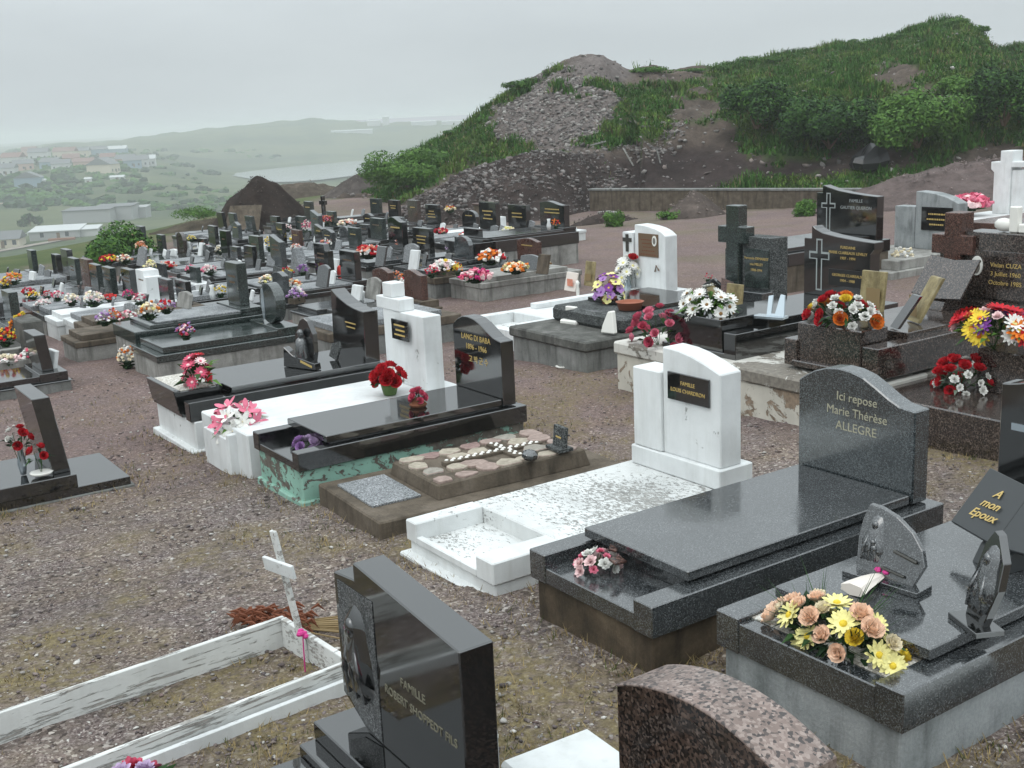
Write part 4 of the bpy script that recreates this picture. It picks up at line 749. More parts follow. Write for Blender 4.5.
def open_book(label, loc, rz, mat, w, h, lines=None, tilt=.75, txt='gold'):
    r = thing('stone_book', label, 'stone book', loc, rz)
    for sgn, nm in ((1, 0), (-1, 1)):
        e = thing('', '', '', (0, 0, 0)); bpy.data.objects.remove(e)
        mb = MB(); ca, sa = math.cos(tilt), math.sin(tilt); pts = []
        for (u, v_) in ((0, 0), (w, 0), (w, h), (0, h)):
            for t in (0, .028): pts.append((v_*ca-t*sa-(.06*abs(u)/w)*sa*.0, sgn*u, .10+v_*sa+t*ca*1.0+.05*(u/w)*ca))
        q = [pts[i] for i in (0, 2, 4, 6, 1, 3, 5, 7)]; mb.add(q, [(0, 1, 2, 3), (7, 6, 5, 4), (0, 4, 5, 1), (1, 5, 6, 2), (2, 6, 7, 3), (3, 7, 4, 0)]); mb.build('page', mat, r, .004)
    MB().prism([(-.05, 0), (h*math.cos(tilt)*.9, 0), (h*math.cos(tilt)*.75, .10+h*math.sin(tilt)*.6), (0, .09)], -w*.35, w*.35, 'y').build('stand', mat, r, .003)
    if lines:
        for sgn, ls in lines:
            rot = Matrix(((0, math.cos(tilt), -math.sin(tilt)), (-1, 0, 0), (0, math.sin(tilt), math.cos(tilt))))
            bend = Matrix.Rotation(0, 3, 'X'); v_ = h*.5; lettering('inscription', ls, r, (v_*math.cos(tilt)-.031*math.sin(tilt)-.004, sgn*w*.5, .10+v_*math.sin(tilt)+.031*math.cos(tilt)+.05*.5*math.cos(tilt)+.002), .068, txt, (rot).to_euler(), 1.25, .001, shear=.35)
    return r
open_book('open granite book with gilt letters lying at the head of the peach flower slab', at(5.06, 3.20, .52), -.22, 'matte_slate', .30, .36, [(1, ['A', 'mon', 'Epoux']), (-1, ['P'])], .80)
# -- white Chardron grave
g3 = grave('white painted grave with flaking slab and arched white monument with black plate', 3.58, 5.66, 1.10, 2.35, math.radians(.3))
mb = MB(); zt = .25; mb.box(0, .07, 0, 1.10, -.3, zt-.012); mb = MB()
mb.box(.02, .56, .015, 1.085, -.3, .10); mb.build('base', 'white_paint', g3, .01)
mb = MB(); mb.box(0, .56, 0, .20, .10, zt); mb.box(0, .56, .96, 1.10, .10, zt); mb.box(0, .05, .20, .96, .10, .155); mb.build('kerb', 'white_paint', g3, .008)
MB().box(.05, .56, .20, .96, .10, .125).build('trough_floor', 'peeling_white', g3)
mb = MB(); mb.box(.56, 2.35, .002, 1.098, -.3, zt-.004); mb.build('slab', 'peeling_white', g3, .01)
mb = MB(); mb.box(-.05, .5, -.03, 1.13, -.3, .015); mb.build('footing', 'white_paint', g3, .01)
mon = MB().box(2.02, 2.36, .06, 1.04, zt-.002, .40).build('plinth', 'clean_white', g3, .008)
pr = [(.09, .40), (.09, 1.10), (.25, 1.155), (.40, 1.195), (.52, 1.215), (.64, 1.222), (.70, 1.223), (.70, .40)]
hs3 = MB().prism(pr, 2.06, 2.27).build('headstone', 'clean_white', g3, .008)
MB().prism([(.702, .402), (.702, 1.03), (1.02, 1.03), (1.02, .402)], 2.035, 2.27).build('side_pillar', 'clean_white', g3, .008)
pl = MB().box(2.042, 2.059, .19, .63, .84, 1.05).build('plaque', 'black_granite', hs3, .003)
lettering('inscription', ['FAMILLE', 'LOUIS CHARDRON'], pl, (2.0405, .41, .95), .042, 'gold', gap=1.7)
sc = MB()
for y in (.205, .615): sc.lathe([(.006, 0), (.006, .004)], (0, 0, 0), 8)
# -- grave paved with crazy stones
g4 = grave('low brown concrete grave paved with flat field stones around a pebble cross', 3.58, 7.18, 1.19, 2.25, math.radians(-3))
MB().box(0, 2.25, 0, 1.19, -.3, .16).build('base', 'brown_concrete', g4, .012)
MB().box(.10, .52, .34, 1.02, .158, .178).build('name_slab', 'light_granite', g4, .004)
MB().add([(.58, .17, .155), (2.02, .17, .155), (2.02, 1.04, .155), (.58, 1.04, .155), (.60, .20, .27), (1.98, .20, .30), (1.98, 1.01, .30), (.60, 1.01, .27)], [(0, 3, 2, 1), (4, 5, 6, 7), (0, 1, 5, 4), (1, 2, 6, 5), (2, 3, 7, 6), (3, 0, 4, 7)]).build('raised_bed', 'brown_concrete', g4, .01)
mb = MB(); rr = random.Random(4)
for i in range(7):
    for j in range(4):
        x = .70+i*.195+rr.uniform(-.03, .03); y = .30+j*.205+rr.uniform(-.03, .03)
        if abs(y-.60) < .10 and .85 < x < 1.75: continue
        if abs(x-1.45) < .10 and .36 < y < .86: continue
        n = 8; a0 = rr.random()*6; mb.mi = rr.choice([0, 0, 1, 1, 2, 3]); rx, ry = rr.uniform(.088, .125), rr.uniform(.085, .115); z = .27+.03*(x-.6)/1.4
        mb.prism([(min(1.95, max(.62, x+rx*(1+rr.uniform(-.25, .2))*math.cos(a0+2*PI*k/n))), min(.99, max(.22, y+ry*(1+rr.uniform(-.25, .2))*math.sin(a0+2*PI*k/n)))) for k in range(n)], z-.01, z+.014+rr.uniform(0, .008), 'z')
for i, c in enumerate(((.31, .235, .205), (.36, .32, .255), (.27, .25, .215), (.25, .165, .15))):
    m = newmat('field_stone_%s' % 'abcd'[i], c, .75); t = NT(m); t.col(t.mix(1., c, t.ramp(t.noise(18, 7, .7), [(.3, (.6, .58, .56)), (.7, (1.25, 1.25, 1.25))]), 'MULTIPLY')); t.bump(t.noise(30, 6), .5, .006)
mb.build('stone_paving', ['field_stone_a', 'field_stone_b', 'field_stone_c', 'field_stone_d'], g4, .005)
cr = MB(); cr.box(.86, 1.80, .56, .64, .27, .315); cr.box(1.40, 1.50, .36, .84, .272, .313); cro = cr.build('cross', 'brown_concrete', g4, .006)
pb = MB()
for i in range(26): pb.ball((.90+i*.034, .60+.016*(-1)**i, .317), (.019, .017, .010), 6, 4)
for i in range(12):
    if abs(i-5.5) > 1: pb.ball((1.45+.016*(-1)**i, .39+i*.038, .316), (.017, .019, .010), 6, 4)
pb.build('pebble_inlay', 'porcelain', cro)
memorial('small grey granite tablet standing on the stone paved grave', at(5.36, 7.27, .30), -.1, 'flat', 'rough_granite', .18, .17, .035, .12, True, lambda p, z0: MB().prism([(.05, .10), (.13, .10), (.13, .112), (.05, .112)], -.0212, -.0185, lean=.12).build('inscription', 'gold', p))
o = MB(); o.ball((0, 0, .03), (.09, .07, .045), 8, 5); o.prism([(-.06, .0), (.07, -.03), (.09, .04), (-.02, .06)], .03, .06, 'z'); o = o.build('broken_tablet', 'grey_granite', None, .004, False, at(5.02, 7.30, .305), (.2, .1, .6)); tag(o, 'broken dark stone piece lying on the field stone paving', 'stone')
# -- black grave with green plinth
g5 = grave('polished black grave on flaking green plinth with wave topped black headstone', 3.51, 8.42, .96, 2.28)
kerbed(g5, .96, 2.28, .31, .47, .545, 'green_paint', 'black_granite', 'black_granite', .12, .36, .08, 2.06, .07)
MB().box(.0, 2.25, .0, .96, -.3, .05).build('footing', 'green_paint', g5, .01)
hp5 = [(0, 0), (0, .60), (.04, .605), (.12, .62), (.22, .665), (.34, .725), (.44, .758), (.54, .77), (.64, .765), (.72, .735), (.79, .69), (.82, .66), (.82, 0)]
h5 = MB().prism(shift(hp5, .07, .48), 2.07, 2.21).build('headstone', 'black_granite', g5, .006)
lettering('inscription', ['LANG DI BABA', '1896 - 1966'], h5, (2.0685, .49, 1.01), .075, 'gold', gap=1.5)
lettering('inscription', ['고 박 군 수'], h5, (2.0685, .46, .845), .075, 'gold')
bouquet('small pink rosebuds in a brown bark holder on the black ledger slab', at(4.88, 8.83, .545), (.05, .05, .09), [('rose', 'rose', 'crimson', .048, 8)], 14, ll=.05, seed=8, lift=.06, pot=lambda r: MB().lathe([(.07, 0), (.085, .02), (.05, .05), (.045, .075), (.02, .08)], (0, 0, 0), 9).build('holder', 'rust', r))
bouquet('faded violet and blue cloth posy in the black trough above green paint', at(3.76, 8.80, .385), (.10, .10, .07), [('rose', 'violet', 'purple', .06, 5), ('rose', 'lilac', 'pale', .055, 4)], 14, ('grey_leaf', 'leaf'), .06, 9)
# -- white grave with stepped cross
g6 = grave('white painted grave with square shouldered monument rising to a stepped cross', 3.50, 9.55, 1.20, 2.55)
MB().box(.02, 2.45, 0, 1.2, -.3, .44).build('slab', 'clean_white', g6, .012)
tr = MB(); tr.box(-.06, .0, .34, .86, -.3, .35); tr.box(-.062, .34, .86, .92, -.3, .352); tr.box(-.06, .34, .28, .34, -.3, .395); tr.box(0, .34, .34, .86, -.3, .25); tr.build('flower_trough', 'clean_white', g6, .008)
mn = MB(); mn.prism([(.28, .44), (.28, 1.20), (.92, 1.20), (.92, 1.29), (1.12, 1.29), (1.12, .44)], 2.05, 2.26); hs6 = mn.build('headstone', 'clean_white', g6, .008)
MB().box(2.04, 2.22, .74, 1.24, 1.20, 1.33).build('cross_arm', 'clean_white', hs6, .008); MB().box(2.05, 2.21, .90, 1.10, 1.33, 1.48).build('cross_head', 'clean_white', hs6, .008)
MB().box(2.005, 2.021, .34, .36, .5, .52); pq = MB().box(2.0, 2.018, .52, .86, .92, 1.13).build('plaque', 'black_granite', hs6, .003)
for i in range(3): MB().box(1.9975, 1.9995, .58, .80-.03*(i % 2), .965+.05*i, .982+.05*i).build('inscription', 'gold', pq)
bouquet('red cloth roses with silver sprigs in a green bowl on the white slab', at(5.20, 9.97, .44), (.14, .14, .13), [('rose', 'red', 'crimson', .08, 14), ('daisy', 'white', 'cream', .035, 6)], 30, ('leaf', 'dark_leaf'), .11, 11, lift=.14, pot=vase('green_tip', .085, .11))
bouquet('pink and white lilies with green leaves filling the white trough', at(3.66, 10.14, .31), (.19, .28, .22), [('lily', 'pink', 'white', .11, 7), ('lily', 'white', 'cream', .10, 6), ('rose', 'rose', 'pink', .06, 5)], 60, ('leaf', 'bright_leaf'), .11, 12, lift=.05)
# -- black grave with concave stone
g7 = grave('black granite grave on white plinth with concave topped stone and planter at the foot', 3.49, 10.96, 1.26, 2.45)
MB().box(.03, 2.42, .03, 1.23, -.3, .33).build('base', 'white_paint', g7, .012); MB().box(-.03, 2.42, -.02, 1.28, -.3, .045).build('footing', 'white_paint', g7, .01)
k = MB(); k.box(0, 2.4, .04, .18, .33, .53); k.box(.45, 2.4, 1.08, 1.22, .33, .53); k.box(2.26, 2.398, .18, 1.08, .331, .529); k.box(.0, .5, .3, 1.22, .331, .37); k.build('kerb', 'black_granite', g7, .006)
MB().prism([(-.02, .37), (.40, .37), (.46, .62), (.40, .62), (.385, .60), (.015, .60), (-.0, .62), (-.06, .62)], .30, 1.20, 'y').build('planter', 'black_granite', g7, .006)
MB().box(-.0, .39, .34, 1.16, .59, .607).build('gravel_bed', 'white_gravel', g7)
MB().box(.48, 2.2, .12, 1.14, .53, .60).build('slab', 'black_granite', g7, .006)
h7 = MB().prism(shift([(0, 0), (0, .62), (.1, .622), (.25, .635), (.4, .66), (.55, .70), (.68, .745), (.78, .79), (.80, .79), (.80, 0)], .24, .53), 2.06, 2.24, lean=.03).build('headstone', 'black_granite', g7, .006)
[MB().prism(shift(prof('flat', .26-.05*i, .014), .44+.02*i, .98-.05*i), 2.0855, 2.088, lean=.0).build('inscription', 'gold', h7) for i in range(2)]
bouquet('tall pink and red blooms with green leaves in the black planter', at(3.72, 11.35, .60), (.12, .16, .26), [('daisy', 'rose', 'pale', .075, 8), ('daisy', 'red', 'pink', .07, 4), ('daisy', 'pale', 'rose', .07, 3)], 30, ('leaf', 'bright_leaf'), .15, 14, lift=.06)
r = thing('figure_memorial', 'black pointed memorial with a praying figure in a carved niche', 'memorial', at(4.98, 11.45, .60), .35)
MB().prism(shift([(.03, .02), (0, .16), (.01, .36), (.09, .50), (.15, .53), (.21, .50), (.29, .34), (.30, .14), (.27, .02)], -.15, 0), -.03, .04, lean=.06).build('plate', 'black_granite', r, .006)
MB().lathe([(.08, .03), (.085, .10), (.065, .24), (.055, .30), (.02, .33)], (-.06, 0, 0), 12).build('figure', 'grey_granite', r, 0, True); MB().ball((-.055, 0, .37), (.042, .04, .048)).build('head', 'grey_granite', r, 0, True)
MB().prism(shift([(-.27, 0), (.22, 0), (.20, .22), (.06, .13), (-.26, .07)], 0, 0), -.14, -.05).build('foot', 'black_granite', r, .005); MB().prism([(-.22, .02), (-.05, .07), (-.05, .095), (-.22, .045)], -.1435, -.1405).build('ribbon', 'gold', r)
memorial('small grey stone tablet leaning against the concave black headstone', at(5.36, 11.45, .60), .1, lambda w, h: [(.03, 0), (0, .14), (.05, .20), (.17, .17), (.19, .03)], 'rough_granite', .2, .2, .03, .3, False)
# -- white wooden plot with a cross
g8 = grave('unmarked gravel plot fenced by peeling white planks', .60, 5.02, .80, 1.75, math.radians(4.8), 'grave plot', hole=False)
for nm, (x0, x1, y0, y1) in (('plank', (-.9, 1.77, .76, .79)), ('plank', (1.74, 1.775, 0, .757)), ('plank', (-.9, 1.737, .0, .03))):
    n = 14; MB().box(x0, x1, y0, y1, -.12, .155).build('plank', 'weathered_wood', g8, .004)
o = MB().box(-.9, 1.72, -.05, -.02, -.12, .085).build('outer_plank', 'white_wood', g8, .004)
cx = thing('wooden_cross', 'leaning white painted wooden cross at the head of the plank plot', 'cross', at(2.30, 5.63, -.05), 0, None, (math.radians(-3), math.radians(-8), math.radians(10)))
MB().box(-.010, .010, -.026, .026, 0, .86).build('upright', 'weathered_wood', cx, .003); MB().box(-.034, -.0125, -.15, .14, .61, .69).build('crosspiece', 'white_wood', cx, .003)
b = MB(); b.tube([(0, 0, 0), (.0, -.015, .23)], .004, 4); [b.ball((.015*math.cos(k*1.3), .02*math.sin(k*2.1), .25+.012*math.sin(k)), (.02, .018, .014), 6, 4) for k in range(6)]
o = b.build('ribbon_flower', 'magenta', None, 0, False, at(2.22, 5.50, -.02)); tag(o, 'single magenta ribbon flower tied at the foot of the wooden cross', 'flower')
rr = random.Random(9); mb = MB()
for i in range(150):
    a = rr.gauss(0, .22); x = rr.uniform(-.32, .1); mb.mi = 0; p = (x+rr.uniform(-.02, .02), rr.gauss(0, .07), rr.uniform(.01, .09)); q = (p[0]+.09*math.cos(a)*rr.choice((-1, 1)), p[1]+.09*math.sin(a), max(.01, p[2]+rr.uniform(-.05, .04))); mb.tube([p, ((p[0]+q[0])/2, (p[1]+q[1])/2, p[2]+.02), q], [.004, .012, .002], 4, False)
for i in range(22): mb.mi = 1; y = rr.gauss(0, .05); mb.tube([(.05, y*.6, .03), (.42+rr.random()*.1, y*1.6, .02+rr.random()*.05)], .005, 4)
o = mb.build('dried_wreath', ['rusty_frond', 'straw'], None, 0, False, at(2.42, 6.12, .0), (0, 0, -.75)); tag(o, 'withered rust brown spray of fronds lying behind the plank plot', 'dried flowers')
granite('light_relief', (.03, .032, .033), (.10, .105, .107), (.26, .265, .27), 170, .45, 1.5)
# -- black stone in the foreground with a carved mourner
g9 = grave('black granite grave whose slanting headstone bears a carved mourning figure', -.2, 3.50, 1.10, 2.40)
MB().box(0, 2.0, 0, 1.10, -.3, .02).build('slab', 'black_granite', g9, .006)
MB().box(2.0, 2.46, -.02, 1.12, -.3, .07).build('base', 'black_granite', g9, .006); MB().box(2.08, 2.45, -.02, 1.12, .07, .16).build('plinth', 'black_granite', g9, .006)
hs9 = MB().prism([(0, .16), (0, .89), (.84, .978), (.89, .982), (.89, .90), (1.10, .875), (1.10, .27), (.86, .16)], 2.24, 2.40).build('headstone', 'black_granite', g9, .006)
MB().prism([(.72, .17), (.72, .85), (1.06, .85), (1.06, .29), (.90, .20)], 2.236, 2.2395).build('panel', 'light_relief', hs9)
draped(hs9, 'black_granite', 0., 2.236, .89, .33, 1.72, False)
cb = MB(); cb.tube([(2.225, .81, .60), (2.21, .87, .54), (2.215, .97, .50)], [.012, .022, .016], 7); cb.tube([(2.225, 1.0, .60), (2.205, .93, .52), (2.215, .82, .47)], [.012, .022, .016], 7); cb.build('relief_arms', 'black_granite', hs9, 0, True)
lettering('inscription', ['FAMILLE'], hs9, (2.2385, .40, .56), .058, 'dim_gold'); lettering('inscription', ['ROBERT SHOPPEDT FILS'], hs9, (2.2385, .355, .47), .056, 'dim_gold')
bouquet('pink and mauve blooms lying on the black foreground slab', tuple(hit(140, 806, .08)), (.15, .22, .16), [('carnation', 'pink', 'rose', .06, 8), ('carnation', 'rose', 'rose', .06, 7), ('carnation', 'lilac', 'pale', .055, 5)], 40, seed=16, ll=.09)
o = MB().prism(shift([(0, 0), (.06, .20), (.10, .235), (.15, .19), (.30, .04), (.30, 0)], -.15, 0), -.02, .02, lean=.1).build('memorial_plaque', 'grey_granite', None, .004, False, at(1.42, 4.22, .02), (0, 0, .2)); tag(o, 'small pointed grey tablet whose tip shows before the plank plot', 'plaque')
o = MB().box(0, .50, 0, .50, -.2, .08).build('concrete_slab', 'white_paint', None, .02, False, at(2.46, 3.46, -.04), (0, 0, -.04)); tag(o, 'white painted concrete slab behind the black foreground headstone', 'slab')
# -- pink granite stone cut by the frame
g10 = grave('pink speckled granite grave with arched headstone in the foreground', .4, 2.34, .92, 2.55)
MB().box(0, 2.2, .0, .92, -.3, .14).build('slab', 'pink_polished', g10, .006)
pr = [(.90, .0)]+[(.90-.88*t, .655+.118*math.sin(PI*(.03+.94*t))**.8) for t in (i/26 for i in range(27))]+[(.02, .0)]
hs10 = MB().prism(pr, 2.20, 2.46).build('headstone', 'pink_granite', g10, .004)
MB().prism([(y*.985+.007, z*.99) for y, z in pr], 2.197, 2.1995).build('front_face', 'pink_polished', hs10)
def rim(ri, k=.8): return [(.47+ri*k*math.cos(a), .30+ri*math.sin(a)) for a in (PI*i/24 for i in range(25))]
rimo, rimi = rim(.405, .9), rim(.345); n = len(rimo); mb = MB(); mb.add([(2.194, *p) for p in rimo+rimi], [(i, i+1, n+i+1, n+i) for i in range(n-1)]); mb.build('carved_band', 'brown_granite', hs10)
MB().prism(rim(.33, .5), 2.190, 2.1945).build('niche', 'pink_polished', hs10)
o = MB().box(0, .8, 0, .8, -.2, .12).build('concrete_slab', 'white_paint', None, .015, False, at(4.10, 1.62, 0), (0, 0, .0)); tag(o, 'corner of a white painted slab beyond the peach flower grave', 'slab')
# -- grave at the frame edge with glass vase and red flowers
gL = grave('polished black grave with rear slab and upright stone at the frame edge', .2, 10.22, 1.05, 2.47)
MB().box(0, 2.47, 0, 1.05, -.3, .035).build('base', 'grey_concrete', gL, .008); MB().box(.0, 2.44, .02, 1.03, .035, .11).build('slab', 'black_granite', gL, .005)
MB().box(.8, 1.98, .0, .95, .11, .235).build('raised_block', 'black_granite', gL, .006); MB().box(.3, 1.2, .1, .85, .235, .27).build('upper_slab', 'black_granite', gL, .005)
MB().prism(shift(prof('flat', .72, .70), .12, .235), 1.84, 1.99, lean=-.13).build('headstone', 'black_granite', gL, .006)
bouquet('red roses and grey sprigs in a tall narrow glass before the black stone', at(1.80, 10.52, .235), (.09, .09, .12), [('rose', 'red', 'crimson', .05, 4), ('rose', 'white', 'cream', .04, 4)], 18, ('dark_leaf', 'grey_leaf'), .09, 18, lift=.30, pot=vase('mirror_steel', .04, .28, 'vase'))
bouquet('single red silk rose in a low dish beside the tall glass', at(1.92, 10.36, .235), (.06, .06, .07), [('rose', 'red', 'crimson', .055, 3)], 10, ('dark_leaf', 'leaf'), .08, 19, lift=.18, pot=lambda r: MB().lathe([(.05, 0), (.09, .012), (.1, .03), (.08, .03)]).build('dish', 'porcelain', r, 0, True))
memorial('small black enamel tablet lying on the slab at the frame edge', at(1.42, 10.62, .235), .3, 'flat', 'rough_granite', .16, .2, .02, .5, False)
# ================================================================ second row, seen behind the front graves
def strokes(parent, x, yc, z, w, n=3, mat='gold', dz=.05, name='inscription', h=.014):
    """lines of lettering too small to read from the path"""
    r = random.Random(int(1000*(z+w))); mb = MB()
    for i in range(n):
        ww = w*r.uniform(.6, 1); y = yc+ww/2
        while y > yc-ww/2:
            k = r.uniform(.02, .05); mb.box(x, x+.0015, y-k, y, z-i*dz, z-i*dz+h); y -= k+.012
    return mb.build(name, mat, parent)
# white tomb with brown plaque
gw = grave('long white grave with arched white monument and brown enamel plaque', 8.80, 12.85, 1.15, 3.2, hole=False)
mb = MB(); mb.box(.55, 3.2, 0, 1.15, -.3, .42); mb.build('slab', 'clean_white', gw, .012)
mb = MB(); mb.box(0, .55, 0, .16, -.3, .42); mb.box(0, .55, .99, 1.15, -.3, .42); mb.box(0, .06, .16, .99, -.3, .30); mb.build('trough', 'clean_white', gw, .008)
MB().box(.06, .55, .16, .99, -.3, .27).build('trough_floor', 'white_paint', gw); MB().box(.9, 2.3, .90, 1.05, .42, .50).build('raised_edge', 'clean_white', gw, .008)
MB().box(2.55, 3.1, -.02, 1.12, .42, .55).build('plinth', 'clean_white', gw, .008)
hw = MB().prism([(.02, .55), (.02, 1.38), (.12, 1.44), (.25, 1.48), (.40, 1.505), (.55, 1.52), (.68, 1.525), (.72, 1.52), (.72, .55)], 2.68, 2.92).build('headstone', 'clean_white', gw, .008)
MB().box(2.66, 2.92, .735, .99, .55, 1.40).build('side_pillar', 'clean_white', gw, .008)
pq = MB().box(2.664, 2.679, .17, .62, 1.05, 1.40).build('plaque', 'bronze', hw, .003); strokes(pq, 2.662, .40, 1.30, .34, 5, 'rust', .055)
MB().prism([(.24+.05*math.cos(a), 1.30+.08*math.sin(a)) for a in (2*PI*i/16 for i in range(16))], 2.652, 2.6615).build('portrait', 'porcelain', pq); MB().prism([(.24+.03*math.cos(a), 1.30+.05*math.sin(a)) for a in (2*PI*i/16 for i in range(16))], 2.648, 2.6515).build('photo', 'grey_photo', pq)
MB().prism(shift(cross_shape(.2, .27, .3), .77, 1.10), 2.645, 2.6595).build('cross', 'dark_bronze', gw)
MB().tube([(2.66, .15, .86), (2.65, .20, .93), (2.66, .24, .84)], .014).build('emblem', 'bronze', hw)
b1 = bouquet('white daisies and one red rose in a steel vase by the white monument', at(11.35, 13.62, .42), (.18, .18, .26), [('daisy', 'white', 'lemon', .085, 17), ('rose', 'red', 'crimson', .09, 1)], 22, ll=.1, seed=31, lift=.36, pot=vase('mirror_steel', .08, .36, 'vase'))
o = MB().lathe([(.06, 0), (.085, .24), (.09, .25), (.07, .25)]).build('clay_pot', 'terracotta', None, 0, True, at(11.25, 13.82, .42)); tag(o, 'empty terracotta pot beside the daisy vase on the white grave', 'pot')
for lb, px, py, h, w_, hh, mt, ln in (('pink framed picture tablet standing on the white grave', 570, 291, .42, .30, .30, 'paper', .25), ('yellowed gilt tablet leaning on the white grave edge', 589, 286, .50, .25, .40, 'tarnished_gilt', .15)):
    d, s, z = hit(px, py, h); memorial(lb, at(d, s-w_/2, h), 0, 'flat', mt, w_, hh, .025, ln, False, lambda p, z0: MB().box(-.016, -.014, .05, .2, .08, .2).build('picture', 'salmon' if 'pink' in lb else 'straw', p))
d, s, z = hit(578, 298, .42); o = MB().lathe([(.05, 0), (.02, .03), (.03, .10), (.02, .2), (.035, .24), (.01, .28)]).build('statuette', 'porcelain', None, 0, True, at(d, s, .42)); tag(o, 'tiny white statuette standing on the white grave slab', 'statuette')
# rough cut granite grave
gr = grave('weathered stone grave with a rough hewn granite block and polished plate', 8.45, 10.95, 1.60, 2.35, hole=False)
MB().box(0, 2.35, 0, 1.60, -.3, .30).build('base', 'grey_concrete', gr, .012); MB().box(-.04, 2.35, -.04, 1.64, .30, .43).build('ledge', 'weathered_stone', gr, .02)
mb = MB(); mb.box(.62, 2.30, .04, 1.56, .43, .64); bk = mb.build('rough_block', 'rough_granite', gr, .045)
MB().box(1.15, 2.25, .16, 1.42, .642, .70).build('plate', 'black_granite', gr, .006)
d, s, z = hit(609, 304, .64); bouquet('purple and yellow pansies in a low clay bowl on the rough granite block', at(d, s, .64), (.20, .20, .28), [('pansy', 'lemon', 'purple', .085, 10), ('pansy', 'purple', 'yellow', .085, 9), ('pansy', 'violet', 'purple', .08, 8)], 30, ll=.1, seed=33, lift=.12, pot=vase('terracotta', .11, .10))
d, s, z = hit(630, 309, .64); o = MB().lathe([(.15, 0), (.17, .09), (.19, .10), (.16, .10), (.15, .07)]).build('bowl', 'terracotta', None, 0, True, at(d, s, .64)); tag(o, 'round terracotta bowl of withered plants on the rough granite block', 'bowl')
for lb, px, py, k in (('small white ceramic picture stand shaped like an armchair', 572, 324, 0), ('small white upright carved stone on the weathered ledge', 609, 333, 1)):
    d, s, z = hit(px, py, .43); m_ = thing('ornament', lb, 'ornament', at(d, s, .43), .2)
    if k: MB().prism([(-.11, 0), (.11, 0), (.09, .10), (.02, .27), (-.05, .28), (-.09, .1)], -.04, .04, lean=.15).build('stone', 'porcelain', m_, .012)
    else: MB().box(-.03, .03, -.09, .09, .04, .24).build('back', 'porcelain', m_, .01); MB().box(-.10, .10, -.16, .14, 0, .07).build('foot', 'porcelain', m_, .02); MB().prism([(.04*math.cos(a), .14+.05*math.sin(a)) for a in (2*PI*i/12 for i in range(12))], -.036, -.0305).build('portrait', 'grey_photo', m_)
d, s, z = hit(563, 368); o = MB().lathe([(.08, 0), (.10, .025), (.085, .03), (.02, .012)]).build('saucer', 'porcelain', None, 0, True, at(d, s, .005)); tag(o, 'white saucer lying on the gravel before the weathered stone grave', 'dish')
# cross block grave
gd = grave('grey granite headstone with a tall dark cross beside a name panel', 10.85, 10.60, 1.2, 1.3, hole=False)
MB().box(-.1, 1.3, .12, 1.2, -.3, .45).build('base', 'rough_granite', gd, .01); MB().box(-.08, .9, .16, 1.14, .45, .53).build('slab', 'black_granite', gd, .006); MB().box(.5, .715, .20, 1.0, .53, .66).build('plinth', 'grey_granite', gd, .006)
hd = MB().box(.72, 1.02, .22, .78, .53, 1.38).build('headstone', 'rough_granite', gd, .008); MB().box(.76, 1.02, .78, 1.16, .53, 1.18).build('back_panel', 'rough_granite', gd, .008)
crs = MB().prism([(.80, .53), (.80, 1.28), (.66, 1.28), (.66, 1.51), (.80, 1.51), (.80, 1.80), (1.04, 1.80), (1.04, 1.51), (1.20, 1.51), (1.20, 1.28), (1.04, 1.28), (1.04, .53)], .66, .84).build('cross', 'green_granite', gd, .008)
pn = MB().box(.70, .7195, .27, .72, .68, 1.22).build('panel', 'green_granite', hd, .003); lettering('inscription', ['Fernande DEMAREST', 'née MILLEY', '1908-1994'], pn, (.698, .495, 1.01), .05, 'gold', gap=2.0)
d, s, z = hit(712, 300, .53); memorial('five sided black tablet with a gilt flower picture behind the white daisies', at(d, s-.22, .53), 0, lambda w, h: [(.05, 0), (0, .2), (.2, .30), (.40, .2), (.36, 0)], 'black_granite', .4, .3, .05, .1, False, lambda p, z0: MB().prism([(.13, .03), (.10, .17), (.2, .24), (.29, .17), (.26, .03)], -.032, -.026).build('picture', 'tarnished_gilt', p))
d, s, z = hit(733, 312, .53); memorial('worn gilt tablet leaning before the cross headstone', at(d, s-.15, .53), 0, 'flat', 'tarnished_gilt', .28, .36, .03, .1, False); d, s, z = hit(727, 297, .6); memorial('pair of stone book leaves standing behind the worn gilt tablet', at(d, s-.1, .6), .6, 'slant', 'red_granite', .16, .26, .04, .35, False)
d, s, z = hit(708, 284, .60); tuft('single red bloom beside the five sided tablet', 708, 282, .60, .16, .14, ('rose', 'red'), 41, 6)
# triple base: black grave and brown grave
gt = grave('wide flaking cream concrete base carrying the black grave and the brown grave', 8.06, 6.55, 3.40, 3.1, hole=False, cat='tomb base', name='tomb_base')
MB().box(.03, 3.1, .03, 3.37, -.3, .36).build('base', 'flaking_cream', gt, .012); MB().box(0, 3.1, 0, 3.40, .36, .50).build('ledge', 'old_white', gt, .02)
gb = grave('black granite grave with outlined cross on its concave topped headstone', 8.24, 8.22, 1.12, 2.75, hole=False); gb.location.z = float(zg(9, 8.5))
k = MB(); k.box(.02, 2.6, 0, .17, .50, .78); k.box(.55, 2.6, .95, 1.12, .50, .78); k.box(.02, .55, .17, 1.12, .50, .56); k.build('kerb', 'black_granite', gb, .006)
MB().prism([(.05, .52), (.50, .52), (.52, .90), (.03, .90)], .22, 1.06, 'y').build('planter', 'black_granite', gb, .006); MB().box(.6, 2.5, .10, 1.02, .72, .84).build('slab', 'black_granite', gb, .006)
hb = MB().prism(shift([(.02, 0), (.02, .52), (-.03, .58), (-.03, .66), (.1, .665), (.3, .68), (.5, .70), (.7, .73), (.80, .77), (.84, .80), (.86, .80), (.86, .66), (.97, .66), (.97, 0)], .03, .84), 2.15, 2.32).build('headstone', 'black_granite', gb, .006)
